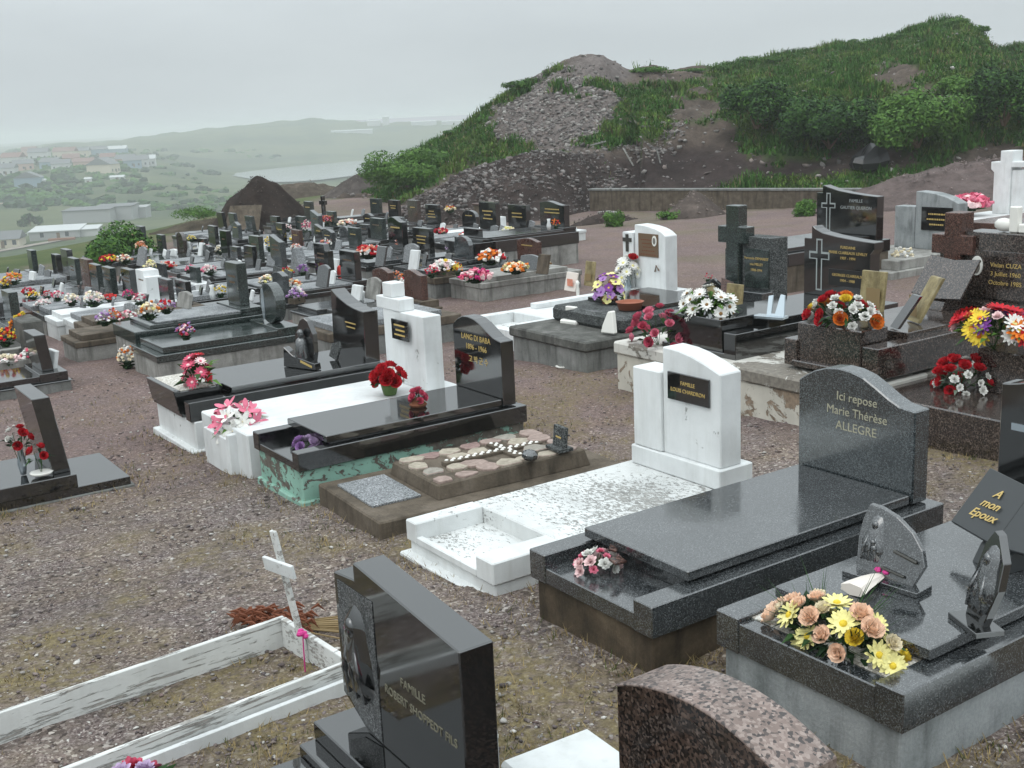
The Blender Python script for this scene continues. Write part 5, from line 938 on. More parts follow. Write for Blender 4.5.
def outline_cross(x, y, z, w, h, mat, parent, t=.018, arm=.3):
    o_ = cross_shape(w, h, arm); c = (w/2, h*.6); i_ = [(p[0]+(t if p[0] < c[0]-.001 else -t), p[1]+(t if (p[1] < h*.6) else -t)) for p in o_]; mb = MB(); n = len(o_)
    i_ = cross_shape(w-2*t, h-2*t, (w*arm-2*t)/(w-2*t)); i_ = [(a+t, b+t) for a, b in i_]
    mb.add([(x, y+a, z+b) for a, b in o_+i_], [(i, (i+1) % n, n+(i+1) % n, n+i) for i in range(n)]); return mb.build('cross', mat, parent)
outline_cross(2.147, .62, .90, .30, .60, 'silver_line', hb); lettering('inscription', ['FURDAINE', 'MARIE CLAIREAUX LEVILLY', '1907 - 1994'], hb, (2.1475, .36, 1.36), .045, 'gold', gap=1.7)
pq = MB().box(2.138, 2.149, .08, .62, .98, 1.17).build('plaque', 'black_plastic', hb, .002); lettering('inscription', ['GEORGES CLAIREAUX', '1904 - 1988'], pq, (2.136, .35, 1.075), .044, 'gold', gap=1.7)
bouquet('white daisies with yellow hearts in the black planter beside pink roses', at(8.52, 8.90, .86), (.24, .32, .24), [('daisy', 'white', 'brownish', .075, 24)], 110, ('leaf', 'bright_leaf'), .15, 43, lift=.08)
bouquet('loose deep pink roses hanging over the flaking ledge', at(8.28, 9.42, .52), (.26, .36, .34), [('rose', 'rose', 'pink', .075, 13), ('rose', 'pink', 'rose', .07, 9)], 30, ll=.12, seed=44, lift=.08)
d, s, z = hit(773, 318, .84); memorial('folded grey stone fan lying on the black ledger near the worn tablets', at(d, s-.15, .84), .3, lambda w, h: [(0, 0), (.05, .2), (.10, .21), (.11, .02), (.15, .02), (.18, .2), (.23, .19), (.2, 0)], 'mirror_steel', .3, .2, .03, .6, True)
gc = grave('brown granite grave with a thick cross beside an oval portrait panel', 8.36, 6.52, 1.2, 2.75, hole=False); gc.location.z = float(zg(9, 7.2))
k = MB(); k.box(.0, 2.6, .02, .20, .50, .80); k.box(.0, .35, .98, 1.14, .50, .76); k.box(.4, 2.6, .98, 1.12, .50, .79); k.build('kerb', 'brown_granite', gc, .008)
MB().box(.03, .42, .24, 1.00, .52, .93).build('planter', 'brown_granite', gc, .01); MB().box(-.02, .46, .205, 1.03, .50, .56).build('planter_foot', 'brown_granite', gc, .01); MB().box(.55, 2.6, .12, 1.06, .74, .86).build('slab', 'brown_granite', gc, .006)
hc = MB().box(2.2, 2.5, -.14, .70, .86, 1.62).build('headstone', 'brown_granite', gc, .008); MB().box(2.25, 2.5, .70, 1.02, .86, 1.45).build('back_panel', 'brown_granite', gc, .008)
MB().prism([(.70, .86), (.70, 1.38), (.56, 1.38), (.56, 1.58), (.70, 1.58), (.70, 1.81), (.90, 1.81), (.90, 1.58), (1.05, 1.58), (1.05, 1.38), (.90, 1.38), (.90, .86)], 2.14, 2.36).build('cross', 'red_granite', gc, .008)
pn = MB().box(2.18, 2.1995, -.06, .62, .95, 1.44).build('panel', 'brown_granite', hc, .003); MB().prism([(.52+.065*math.cos(a), 1.28+.10*math.sin(a)) for a in (2*PI*i/18 for i in range(18))], 2.165, 2.179).build('portrait', 'porcelain', pn); MB().prism([(.52+.042*math.cos(a), 1.27+.07*math.sin(a)) for a in (2*PI*i/18 for i in range(18))], 2.160, 2.1645).build('photo', 'grey_photo', pn)
lettering('inscription', ['Vivian CUZA', '3 Juillet 1960', 'Octobre 1985'], pn, (2.178, .20, 1.21), .064, 'gold', gap=1.75)
MB().box(2.05, 2.19, -.1, .56, .88, .93).build('step', 'brown_granite', hc, .004)
bouquet('orange and red roses with white daisies in the brown granite planter', at(8.60, 7.14, .92), (.20, .38, .22), [('rose', 'orange', 'red', .08, 4), ('rose', 'red', 'crimson', .075, 9), ('carnation', 'white', 'lemon', .055, 20), ('rose', 'yellow', 'orange', .07, 2)], 70, ('leaf', 'dark_leaf'), .13, 45, lift=.05)
open_book('open brown granite book leaning on the brown slab before the cross', at(10.10, 7.20, .86), -.12, 'brown_granite', .32, .46, None, .95)
for lb, px, py, h, w_, hh, mt, ln, rz in (('square yellowed tablet standing beside the orange roses', 871, 312, .86, .30, .42, 'tarnished_gilt', .12, .0), ('tarnished gilt tablet tilted before the open brown book', 909, 322, .86, .24, .42, 'tarnished_gilt', .55, -.5), ('tall tarnished tablet leaning on the portrait headstone', 972, 304, .86, .24, .46, 'tarnished_gilt', .45, -.25), ('dark wedge shaped tablet lying next to the tarnished one', 892, 328, .86, .16, .30, 'black_granite', .7, -.5)):
    d, s, z = hit(px, py, h); memorial(lb, at(d, s-w_/2, h), rz, 'flat', mt, w_, hh, .035, ln, False, (lambda p, z0: MB().box(-.021, -.0185, .03, .2, .05, .25).build('face', 'straw', p)) if mt == 'tarnished_gilt' else None)
d, s, z = hit(991, 238, 1.62); m_ = thing('white_cross', 'little white ceramic cross figure on top of the brown headstone', 'ornament', (gc.location.x+2.34, gc.location.y+.22, gc.location.z+1.622)); MB().box(-.04, .04, -.05, .05, 0, .26).build('upright', 'porcelain', m_, .01); MB().ball((0, .12, .07), (.06, .12, .07)).build('figure', 'porcelain', m_, 0, True); MB().box(-.05, .05, -.2, -.06, .0, .09).build('base', 'porcelain', m_, .01)
tuft('loose white blossoms beside the brown cross', 903, 268, .1, .42, .42, ('white', 'cream'), 46, 30)
# brown polished tomb at the frame edge with bouquets
ge = grave('dark brown polished tomb with two bright bouquets near the frame edge', 8.22, 4.70, 1.85, 2.6, hole=False)
MB().box(0, 2.6, 0, 1.85, -.3, .36).build('tomb', 'brown_granite', ge, .012); MB().box(.75, 1.25, .10, 1.25, .36, .74).build('planter', 'brown_granite', ge, .012)
bouquet('round bouquet of red roses and small white daisies in front of the planter', tuple(hit(962, 391, .36)), (.22, .26, .24), [('rose', 'red', 'crimson', .07, 18), ('carnation', 'white', 'lemon', .042, 16)], 46, ('grey_leaf', 'leaf'), .10, 47, lift=.05)
bouquet('large bright bouquet of yellow orange red and white daisies in the brown planter', tuple(hit(994, 350, .74)), (.24, .40, .22), [('daisy', 'yellow', 'orange', .10, 5), ('daisy', 'red', 'crimson', .10, 8), ('daisy', 'orange', 'yellow', .10, 2), ('daisy', 'white', 'lemon', .10, 4), ('daisy', 'purple', 'violet', .085, 5), ('carnation', 'pale', 'white', .07, 8)], 90, ('leaf', 'bright_leaf'), .13, 48, lift=.14, cover=.95)
# black family grave, pale tomb and white tomb further back
gf = grave('black family grave with silver outlined cross on a tall brown plinth', 15.1, 13.75, 1.5, 2.75, hole=False)
MB().box(0, 2.7, 0, 1.5, -.3, .50).build('base', 'brown_concrete', gf, .012); MB().box(-.02, 2.72, -.02, 1.52, .50, .72).build('kerb', 'black_granite', gf, .008); MB().box(.1, 2.3, .12, 1.38, .722, .80).build('slab', 'black_granite', gf, .006)
hf = MB().prism(shift([(.0, 0), (.0, .80), (.3, .82), (.6, .85), (.9, .89), (1.15, .95), (1.25, .98), (1.28, .98), (1.28, .84), (1.42, .84), (1.42, 0)], .04, .72), 2.38, 2.58).build('headstone', 'black_granite', gf, .008)
outline_cross(2.377, 1.0, .82, .34, .74, 'silver_line', hf, .022); lettering('inscription', ['FAMILLE', 'GAUTIER QUERON'], hf, (2.3775, .52, 1.36), .085, 'silver_line', gap=1.9)
gp = grave('pale grey tomb with black plate and rounded shoulder behind the brown cross', 17.3, 13.3, 1.8, 2.5, hole=False)
MB().box(0, 2.5, 0, 1.8, -.3, .16).build('base', 'concrete', gp, .01); MB().box(.3, 2.45, .1, 1.7, .16, .34).build('slab', 'concrete', gp, .01); hp_ = MB().prism([(.05, .34), (.05, 1.25), (.3, 1.36), (.6, 1.43), (.95, 1.46), (1.0, 1.46), (1.0, .34)], 2.0, 2.3).build('headstone', 'painted_grey', gp, .01); MB().box(2.02, 2.3, 1.02, 1.5, .34, 1.16).build('side_pillar', 'painted_grey', gp, .01)
pq = MB().box(1.98, 1.999, .16, .85, .72, 1.17).build('plaque', 'black_granite', hp_, .003); strokes(pq, 1.978, .5, 1.02, .5, 3, 'gold', .1, h=.03)
o = MB().prism([(-.22, 0), (.22, 0), (.24, .4), (.1, .46), (-.2, .44)], -.15, .15).build('stone_block', 'painted_grey', None, .03, False, at(13.2, 11.3, -.03), (0, 0, .2)); tag(o, 'rough pale stone block standing between the black graves', 'block')
gh = grave('tall white tomb with square shouldered monument and black plate far back', 23.8, 15.5, 2.2, 3.2, hole=False)
MB().box(0, 3.1, 0, 2.2, -.3, .4).build('base', 'white_paint', gh, .012); hh_ = MB().prism([(-.8, .4), (-.8, 1.48), (1.3, 1.48), (1.3, .4)], 2.6, 3.0).build('headstone', 'clean_white', gh, .012)
MB().prism([(1.302, .4), (1.302, 1.55), (1.0, 1.55), (1.0, 1.68), (1.28, 1.68), (1.28, 1.95), (1.60, 1.95), (1.60, 1.68), (1.85, 1.68), (1.85, 1.50), (1.76, 1.42), (1.76, .4)], 2.55, 3.0).build('stepped_cross', 'clean_white', gh, .012)
pq = MB().box(2.57, 2.599, 0, .85, .75, 1.36).build('plaque', 'black_granite', hh_, .004); strokes(pq, 2.568, .45, 1.22, .6, 4, 'gold', .14, h=.03)
gq = grave('red granite tomb with stepped edge below the tall white monument', 19.6, 11.6, 2.2, 2.4, hole=False); MB().box(0, 2.4, 0, 2.2, -.3, .55).build('base', 'red_granite', gq, .012); MB().box(.2, 2.3, .2, 2.0, .55, .80).build('step', 'red_granite', gq, .012)
tuft('spray of pink flowers lying before the white monument plate', 969, 211, .55, .95, .42, ('pink', 'rose', 'pale', 'crimson'), 49, 70, leafy=.4)
# ================================================================ the many graves of the lower rows
def lower(label, d, s, hs, kind='flat', mat='black_granite', w=.92, hb=.48, l=2.05, sw=.66, st=.13, base='grey_concrete', kerb='black_granite', slab=None, text=2, steps=1, lean=0., front=0., tmat='gold', cover='grave'):
    """head at d, middle of the stone at s"""
    x0 = d+.22-l; g = grave(label, x0, s-w/2, w, l, 0, cover, None, hole=False); g.location.z = float(zg(d, s)); zb = hb*.58
    MB().box(.02, l-.02, .02, w-.02, -.35, zb).build('base', base, g, .01)
    MB().box(0, l, 0, w, zb, hb-.09).build('kerb', kerb, g, .01)
    if steps > 1: MB().box(.25, l-.04, .06, w-.06, hb-.09, hb-.03).build('step', kerb, g, .008)
    z1 = hb-.03 if steps > 1 else hb-.09
    MB().box(.12+.25*(steps-1), l-.30, .08, w-.08, z1+.001, hb).build('slab', slab or kerb, g, .006)
    if hs > 0:
        MB().box(l-.40, l-.04, .05, w-.05, z1+.001, hb+.03).build('plinth', kerb, g, .006)
        h_ = MB().prism(shift(prof(kind, sw, hs), (w-sw)/2, hb+.031), l-.30, l-.30+st, lean=lean).build('headstone', mat, g, .006)
        if d < 13 or 15.1 < d < 16.1: tmat = 'bronze'
        if text and kind not in ('cross', 'pyramid', 'disc'): strokes(h_, l-.303+lean*(hb+hs*.6), w/2, hb+.03+hs*.66, sw*.62, text, tmat, hs*.14, h=hs*.045)
        if kind == 'disc':
            MB().prism([(w/2+.18+.06*math.cos(a), hb+hs*.5+hs*.40*math.sin(a)) for a in (2*PI*i/16 for i in range(16))], l-.306, l-.3005).build('inlay', 'mirror_steel', h_)
    return g
BK, GY, GN, BL_, BR, RD = 'black_granite', 'grey_granite', 'green_granite', 'blue_granite', 'brown_granite', 'red_granite'
ROWS = [
 # main row, going away
 ('green granite tomb with an oval disc headstone and inset steel leaf', 6.50, 16.0, .60, 'disc', GN, 1.20, .46, 2.2, .62, .16, 'concrete', GN, None, 0, 1),
 ('high stepped tomb with tall slim green headstone beside the oval disc grave', 6.45, 17.25, .66, 'flat', GN, 1.15, .66, 2.05, .50, .16, 'concrete', GN, 'light_granite', 2, 2),
 ('low brown topped concrete tomb beside the bunch standing on the gravel', 5.6, 18.65, 0, 'flat', GY, .95, .42, 1.7, .6, .1, 'concrete', 'brown_concrete', 'brown_concrete', 0, 1),
 ('brown capped concrete tomb with small black headstone, next to the white one', 6.4, 19.65, .42, 'flat', BK, .92, .50, 2.05, .55, .1, 'concrete', 'brown_concrete', 'brown_concrete', 1, 1),
 ('white tomb with a grey slab and a short dark headstone', 6.4, 20.62, .42, 'flat', GY, .9, .48, 2.0, .55, .1, 'white_paint', 'white_paint', 'light_granite', 1, 1),
 ('bright white tomb with squat white monument and white slab', 6.3, 21.6, .56, 'shoulder', 'clean_white', .9, .46, 2.0, .6, .3, 'white_paint', 'clean_white', 'clean_white', 1, 1),
 ('grey slabbed tomb with a dark headstone after the white monument', 6.3, 22.6, .52, 'flat', BK, .92, .48, 2.0, .58, .12, 'concrete', GY, 'light_granite', 2, 1),
 ('tomb with dark headstone edged in reddish stone', 6.2, 23.6, .52, 'flat', GN, .9, .48, 2.0, .58, .12, 'concrete', RD, 'light_granite', 2, 1),
 ('tomb with dark green headstone, second from the reddish brown one', 6.2, 24.6, .54, 'flat', GN, .9, .48, 2.0, .58, .12, 'concrete', GY, GY, 2, 1),
 ('tomb with broad reddish brown headstone', 6.3, 25.7, .60, 'flat', RD, .92, .48, 2.0, .66, .12, 'grey_concrete', RD, GY, 2, 1),
 ('tomb with grey headstone next to the reddish brown one', 6.3, 26.8, .58, 'flat', GN, .92, .48, 2.0, .6, .12, 'grey_concrete', GY, 'light_granite', 2, 1),
 ('low flat grey tomb without a headstone past the grey headstone', 6.2, 28.1, 0, 'flat', GY, .95, .42, 2.0, .6, .12, 'grey_concrete', GY, 'light_granite', 0, 1),
 ('black tomb with broad dark headstone at the grass edge, nearest of three', 6.8, 29.6, .60, 'flat', BK, 1.0, .52, 2.6, .62, .14, 'grey_concrete', BK, 'light_granite', 0, 1),
 ('black tomb with short dark headstone at the grass edge, middle of three', 6.9, 31.2, .45, 'flat', BK, 1.0, .48, 2.6, .5, .14, 'grey_concrete', BK, 'light_granite', 0, 1),
 ('black tomb with slim headstone at the grass edge, farthest of three', 6.6, 32.6, .55, 'flat', GN, 1.0, .48, 2.6, .5, .14, 'grey_concrete', BK, 'light_granite', 0, 1),
 # second line
 ('low tomb with a brown rounded headstone behind the white stepped cross', 9.75, 17.4, .50, 'wave', RD, .95, .32, 1.9, .62, .12, 'concrete', 'brown_concrete', GY, 0, 1),
 ('low tomb with a smooth brown arched headstone beside the black concave stone', 9.7, 18.5, .50, 'arch', RD, .95, .32, 1.9, .62, .12, 'concrete', GY, GY, 0, 1),
 ('concrete tomb with brown cap and mauve flowers behind the concave stone', 8.7, 15.2, 0, 'flat', GY, 1.2, .52, 2.2, .6, .1, 'grey_concrete', 'brown_concrete', 'light_granite', 0, 1),
 ('black slab tomb with square dark headstone and red candle', 10.2, 20.85, .56, 'flat', BK, .95, .44, 2.2, .66, .14, 'grey_concrete', BK, 'light_granite', 1, 2),
 ('black slab tomb with wave cut headstone beside the square one', 10.15, 21.95, .64, 'shoulder', BK, .95, .48, 2.2, .66, .13, 'grey_concrete', BK, 'light_granite', 2, 2),
 ('slab tomb with a grey pyramid shaped stone', 10.0, 23.0, .56, 'pyramid', 'light_granite', .92, .45, 2.1, .6, .2, 'grey_concrete', BK, 'light_granite', 0, 1),
 ('tomb with slanted grey brown headstone', 10.5, 25.2, .72, 'slant', BL_, .95, .48, 2.2, .62, .14, 'grey_concrete', BK, 'light_granite', 2, 2),
 ('tomb with small dark headstone and white figures', 10.3, 26.4, .52, 'flat', BK, .92, .42, 2.0, .55, .12, 'grey_concrete', BK, GY, 1, 1),
 ('tomb with deep green headstone and yellow flowers', 10.9, 27.5, .64, 'flat', GN, .92, .46, 2.1, .64, .13, 'grey_concrete', BK, GY, 2, 1),
 ('plain grey tomb between the green and the tall dark headstones', 10.8, 28.7, .35, 'flat', GY, .92, .46, 2.0, .5, .12, 'grey_concrete', GY, 'light_granite', 1, 1),
 ('tomb with tall narrow dark headstone', 11.0, 29.9, .70, 'flat', BK, .92, .48, 2.1, .5, .14, 'grey_concrete', BK, GY, 1, 1),
 ('grey tomb with low slab and crowded ornaments', 10.9, 31.1, .3, 'arch', GY, .92, .48, 2.0, .5, .12, 'grey_concrete', GY, 'light_granite', 0, 1),
 ('tomb with small dark stone among yellow flowers', 11.2, 32.3, .42, 'flat', BK, .92, .48, 2.0, .5, .12, 'grey_concrete', BK, GY, 1, 1),
 ('tomb with brown grey rounded headstone', 10.95, 33.4, .60, 'dome', BR, .92, .48, 2.0, .58, .12, 'grey_concrete', BK, GY, 0, 1),
 ('tomb with pale grey headstone and white flowers', 10.7, 34.5, .52, 'flat', GY, .92, .48, 2.0, .52, .12, 'concrete', GY, 'light_granite', 1, 1),
 ('tomb with tall grey headstone at the end of its row by the bush', 10.5, 35.8, .74, 'flat', BL_, .95, .48, 2.1, .52, .14, 'grey_concrete', GY, 'light_granite', 1, 1),
 ('tomb with dark square headstone set back near the grassy bank', 12.5, 35.0, .60, 'flat', BK, .92, .48, 2.0, .6, .12, 'grey_concrete', BK, GY, 1, 1),
 # third line
 ('wide grey concrete tomb covered with pink and yellow bouquets', 13.75, 18.75, 0, 'flat', GY, 1.2, .46, 2.4, .6, .1, 'concrete', 'concrete', 'concrete', 0, 1),
 ('small concrete tomb bearing a brown planter of mixed bouquets', 12.3, 20.0, 0, 'flat', GY, 1.05, .52, 1.2, .6, .1, 'grey_concrete', 'brown_concrete', GY, 0, 1),
 ('low tomb with a rounded red brown headstone in the middle lot', 14.85, 21.2, .50, 'arch', RD, .95, .30, 2.0, .80, .12, 'grey_concrete', GY, GY, 1, 1),
 ('tomb with a grey round shouldered headstone', 13.8, 22.3, .50, 'dome', BL_, .92, .42, 2.0, .64, .12, 'grey_concrete', BK, GY, 0, 1),
 ('tomb with dark headstone bearing one gilt line, near the orange bouquet', 14.7, 23.3, .50, 'flat', BK, .92, .50, 2.0, .66, .13, 'grey_concrete', BK, GY, 1, 1),
 ('tomb with broad black headstone and gilt emblem, before the wave stone', 13.95, 24.4, .60, 'flat', BK, .98, .46, 2.1, .80, .14, 'grey_concrete', BK, GY, 3, 1),
 ('black tomb with tall wave topped headstone and salmon flowers', 13.9, 25.6, .80, 'wave', BK, 1.0, .52, 2.5, .74, .16, 'grey_concrete', BK, BK, 1, 2),
 ('flat grey tomb with pale slab between the wave stone and the red bunch', 14.0, 26.9, 0, 'flat', GY, .95, .45, 2.2, .6, .1, 'grey_concrete', BK, 'light_granite', 0, 1),
 ('grey slabbed tomb with narrow green headstone in the middle of the lot', 14.0, 28.2, .55, 'flat', GN, .92, .46, 2.1, .55, .13, 'grey_concrete', GY, 'light_granite', 1, 1),
 ('grey slabbed tomb with arched grey headstone beyond the narrow green one', 13.8, 29.4, .50, 'arch', GY, .92, .46, 2.1, .58, .13, 'grey_concrete', BK, 'light_granite', 1, 1),
 ('black slab tomb with slanted black headstone in the middle of the lot', 14.1, 30.6, .58, 'slant', BK, .92, .48, 2.1, .55, .13, 'grey_concrete', BK, 'light_granite', 1, 1),
 ('tomb with small red brown headstone amid dark ones', 13.9, 31.8, .46, 'flat', RD, .92, .44, 2.0, .55, .12, 'concrete', BK, GY, 1, 1),
 ('tomb with slim black headstone past the small red brown one', 14.0, 33.2, .60, 'flat', BK, .92, .48, 2.1, .48, .13, 'grey_concrete', GY, 'light_granite', 1, 1),
 ('tomb with pointed grey headstone toward the grassy bank', 13.8, 36.4, .56, 'peak', BL_, .92, .48, 2.1, .55, .13, 'grey_concrete', BK, 'light_granite', 1, 1),
 # fourth line
 ('tomb with low grey headstone between the two farthest lines', 18.0, 33.0, .46, 'flat', GY, .95, .46, 2.0, .6, .13, 'grey_concrete', BK, 'light_granite', 1, 1),
 ('tomb with dark rounded headstone between the two farthest lines', 18.1, 35.3, .52, 'arch', BK, .95, .46, 2.0, .6, .13, 'grey_concrete', BK, GY, 1, 1),
 ('tomb with green headstone between the two farthest lines', 18.0, 38.0, .52, 'flat', GN, .95, .46, 2.0, .6, .13, 'grey_concrete', BK, 'light_granite', 1, 1),
 ('pale slab tomb with tiny headstone in the row past the path', 8.2, 26.6, .32, 'flat', GY, .9, .42, 1.8, .45, .1, 'concrete', GY, 'light_granite', 0, 1),
 ('pale slab tomb with white kerb in the row past the path', 8.2, 24.3, .34, 'flat', GN, .9, .42, 1.8, .45, .1, 'white_paint', 'clean_white', 'light_granite', 0, 1),
 ('dark slab tomb with short black headstone in the row past the path', 8.3, 22.2, .40, 'flat', BK, .9, .42, 1.8, .5, .1, 'grey_concrete', BK, 'light_granite', 0, 1),
 ('dark slab tomb with rounded grey headstone in the row past the path', 8.3, 19.9, .42, 'arch', BL_, .9, .42, 1.8, .5, .12, 'grey_concrete', BK, GY, 0, 1),
 ('long black tomb with a grey green headstone above the red flower bunch', 15.7, 30.1, .60, 'flat', GN, 1.0, .50, 2.5, .72, .16, 'grey_concrete', BK, 'light_granite', 1, 2),
 ('tomb with low dark headstone behind blue and white flowers', 16.0, 31.5, .42, 'flat', BK, .95, .46, 2.1, .6, .12, 'grey_concrete', BK, GY, 1, 1),
 ('tomb with a pair of low stones behind the low dark headstone', 15.9, 32.7, .36, 'dome', GY, .92, .46, 2.0, .6, .12, 'grey_concrete', GY, GY, 0, 1),
 ('tomb with tall dark grey headstone in a crowded cluster', 15.65, 34.2, .82, 'slant', BL_, .95, .50, 2.1, .6, .15, 'grey_concrete', BK, GY, 1, 1),
 ('tomb with pale green grey headstone near the dark earth heap', 15.7, 35.5, .58, 'flat', GN, .95, .50, 2.1, .66, .13, 'grey_concrete', BK, 'light_granite', 1, 1),
 ('tomb with dark headstone standing before the earth heap', 15.3, 36.7, .58, 'flat', BK, .95, .50, 2.1, .6, .13, 'grey_concrete', BK, 'light_granite', 1, 1),
 ('tomb with dark green headstone under the leaning panel, nearest of three', 15.35, 38.9, .52, 'flat', GN, .95, .50, 2.1, .6, .13, 'grey_concrete', BK, 'light_granite', 1, 1),
 ('tomb with pale green headstone under the leaning panel, middle of three', 15.2, 40.1, .60, 'flat', BL_, .95, .50, 2.1, .56, .13, 'grey_concrete', BK, 'light_granite', 1, 1),
 ('tomb with dark headstone under the leaning panel, farthest of three', 15.2, 41.3, .60, 'flat', BK, .95, .50, 2.1, .56, .13, 'grey_concrete', BK, 'light_granite', 1, 1),
 # fifth line
 ('black two stepped tomb with broad black headstone closing the last row', 16.75, 22.8, .60, 'wave', BK, 1.35, .88, 3.0, 1.0, .16, 'concrete', BK, BK, 2, 2),
 ('black tomb with square headstone and white vases in the last row', 17.7, 25.7, .70, 'flat', BK, 1.1, .62, 2.6, .86, .16, 'grey_concrete', BK, 'light_granite', 2, 1),
 ('black tomb with broad square headstone and gilt emblem in the last row', 18.7, 28.7, .80, 'flat', BK, 1.1, .52, 2.6, .90, .16, 'grey_concrete', BK, 'light_granite', 3, 1),
 ('black tomb with low round topped headstone in the last row', 20.3, 32.3, .52, 'dome', BK, 1.0, .42, 2.2, .86, .14, 'grey_concrete', BK, 'light_granite', 1, 1),
 ('black tomb with square headstone beside the low round topped one', 19.7, 33.7, .68, 'flat', BK, 1.0, .50, 2.2, .80, .14, 'grey_concrete', BK, GY, 3, 1),
 ('tomb with tall brown grey headstone in the last row', 20.1, 35.7, .76, 'flat', BR, 1.0, .50, 2.2, .7, .15, 'grey_concrete', BK, GY, 1, 1),
 ('tomb with black headstone and gilt circle in the last row', 20.9, 38.6, .64, 'flat', BK, 1.0, .50, 2.2, .76, .14, 'grey_concrete', BK, GY, 2, 1),
 ('tomb with broad grey headstone at the end of the last row', 22.0, 42.2, .58, 'flat', GN, 1.0, .46, 2.2, .8, .14, 'grey_concrete', BK, GY, 1, 1),
 ('tomb with a dark cross shaped headstone', 20.4, 43.8, .74, 'cross', BK, .95, .50, 2.0, .5, .14, 'grey_concrete', BK, GY, 0, 1),
 ('tomb with green grey headstone before the dark cross', 18.85, 41.8, .68, 'flat', GN, .95, .50, 2.0, .66, .14, 'grey_concrete', BK, GY, 1, 1),
 ('white slabbed tomb behind the black headstones', 20.2, 30.6, .30, 'flat', 'clean_white', 1.1, .46, 2.4, .7, .2, 'white_paint', 'clean_white', 'clean_white', 0, 1),
 ('flat white tomb behind the last black headstone', 21.2, 28.2, 0, 'flat', 'clean_white', 1.3, .42, 3.0, .7, .2, 'white_paint', 'clean_white', 'clean_white', 0, 1),
 # nearest left line
 ('black tomb with leaning headstone, dark statuette and white plaque', 3.28, 16.38, .50, 'flat', BK, 1.04, .25, 3.4, .62, .15, 'grey_concrete', BK, BK, 0, 1),
 ('tomb with dark green headstone behind orange flowers at the frame edge', 3.8, 21.0, .55, 'flat', GN, .95, .42, 2.2, .6, .15, 'grey_concrete', GN, GN, 0, 1),
 ('low green granite tomb beyond the one with orange flowers', 3.9, 22.6, .40, 'dome', GY, .95, .42, 2.2, .5, .13, 'grey_concrete', GY, 'light_granite', 0, 1),
 ('flat pale slab tomb with white flowers at the frame edge', 4.0, 24.3, 0, 'flat', GY, 1.0, .42, 2.2, .5, .13, 'concrete', GY, 'light_granite', 0, 1),
 ('flat slab tomb far along the frame edge', 4.3, 26.2, 0, 'flat', GY, 1.0, .42, 2.2, .5, .13, 'concrete', BK, 'light_granite', 0, 1),
]
for a in ROWS:
    lb, d, s, hs_, kind, mt, w_, hb_, l_, sw_, st_, ba, ke, sl_, tx, sp_ = a; lower(lb, d, s, hs_, kind, mt, w_, hb_, l_, sw_, st_, ba, ke, sl_, tx, sp_, lean=-.10 if 'leaning' in lb else 0.)
r = thing('leaning_panel', 'brown box shaped stone standing alone before the rubble bank', 'stone', at(24.2, 37.4, 0)); MB().box(-.25, .25, -.5, .5, -.1, .75).build('stone', 'brown_concrete', r, .02); MB().box(-.3, .3, -.55, .55, .75, .82).build('cap', 'red_granite', r, .02)
gpk = grave('stone edged flower bed grave at the frame edge', .9, 17.75, 1.2, 2.75, hole=False); MB().box(0, 2.7, 0, .15, -.3, .26).build('kerb', 'concrete', gpk, .01); MB().box(0, 2.7, 1.05, 1.2, -.3, .26).build('kerb', 'concrete', gpk, .01); MB().box(2.55, 2.699, .15, 1.05, -.3, .40).build('head_kerb', 'weathered_stone', gpk, .01); MB().box(0, 2.55, .15, 1.05, -.3, .16).build('soil', 'mossy_brown', gpk); MB().box(2.45, 2.75, .2, 1.0, .40, .78).build('headstone', 'weathered_stone', gpk, .02)
# small tablets left on the lower slabs
rt = random.Random(12)
for i, a in enumerate(ROWS):
    lb, d, s, hs_, kind, mt, w_, hb_, l_ = a[:9]
    if hs_ <= .3 or 'disc' in lb or 'steps' in lb or 'stepped' in lb or d < 5: continue
    for q, nm in enumerate(('tablet', 'plaque')[:1+(i % 2)]):
        x = d-.35-rt.random()*.35-.45*q; y = s+(rt.random()-.5)*w_*.5; ww, hh = rt.uniform(.16, .30), rt.uniform(.14, .28); m_ = rt.choice(['light_granite', 'grey_granite', 'black_granite', 'clean_white', 'rough_granite'])
        o = MB().prism(shift(prof(rt.choice(['flat', 'arch', 'slant', 'peak']), ww, hh), -ww/2, 0), -.02, .02, lean=.3).build('tablet', m_, None, .005, False, at(x, y, hb_), (0, 0, rt.uniform(-.3, .3)))
        tag(o, '%s on the %s' % (nm, ' '.join(lb.split()[:12])), 'plaque')
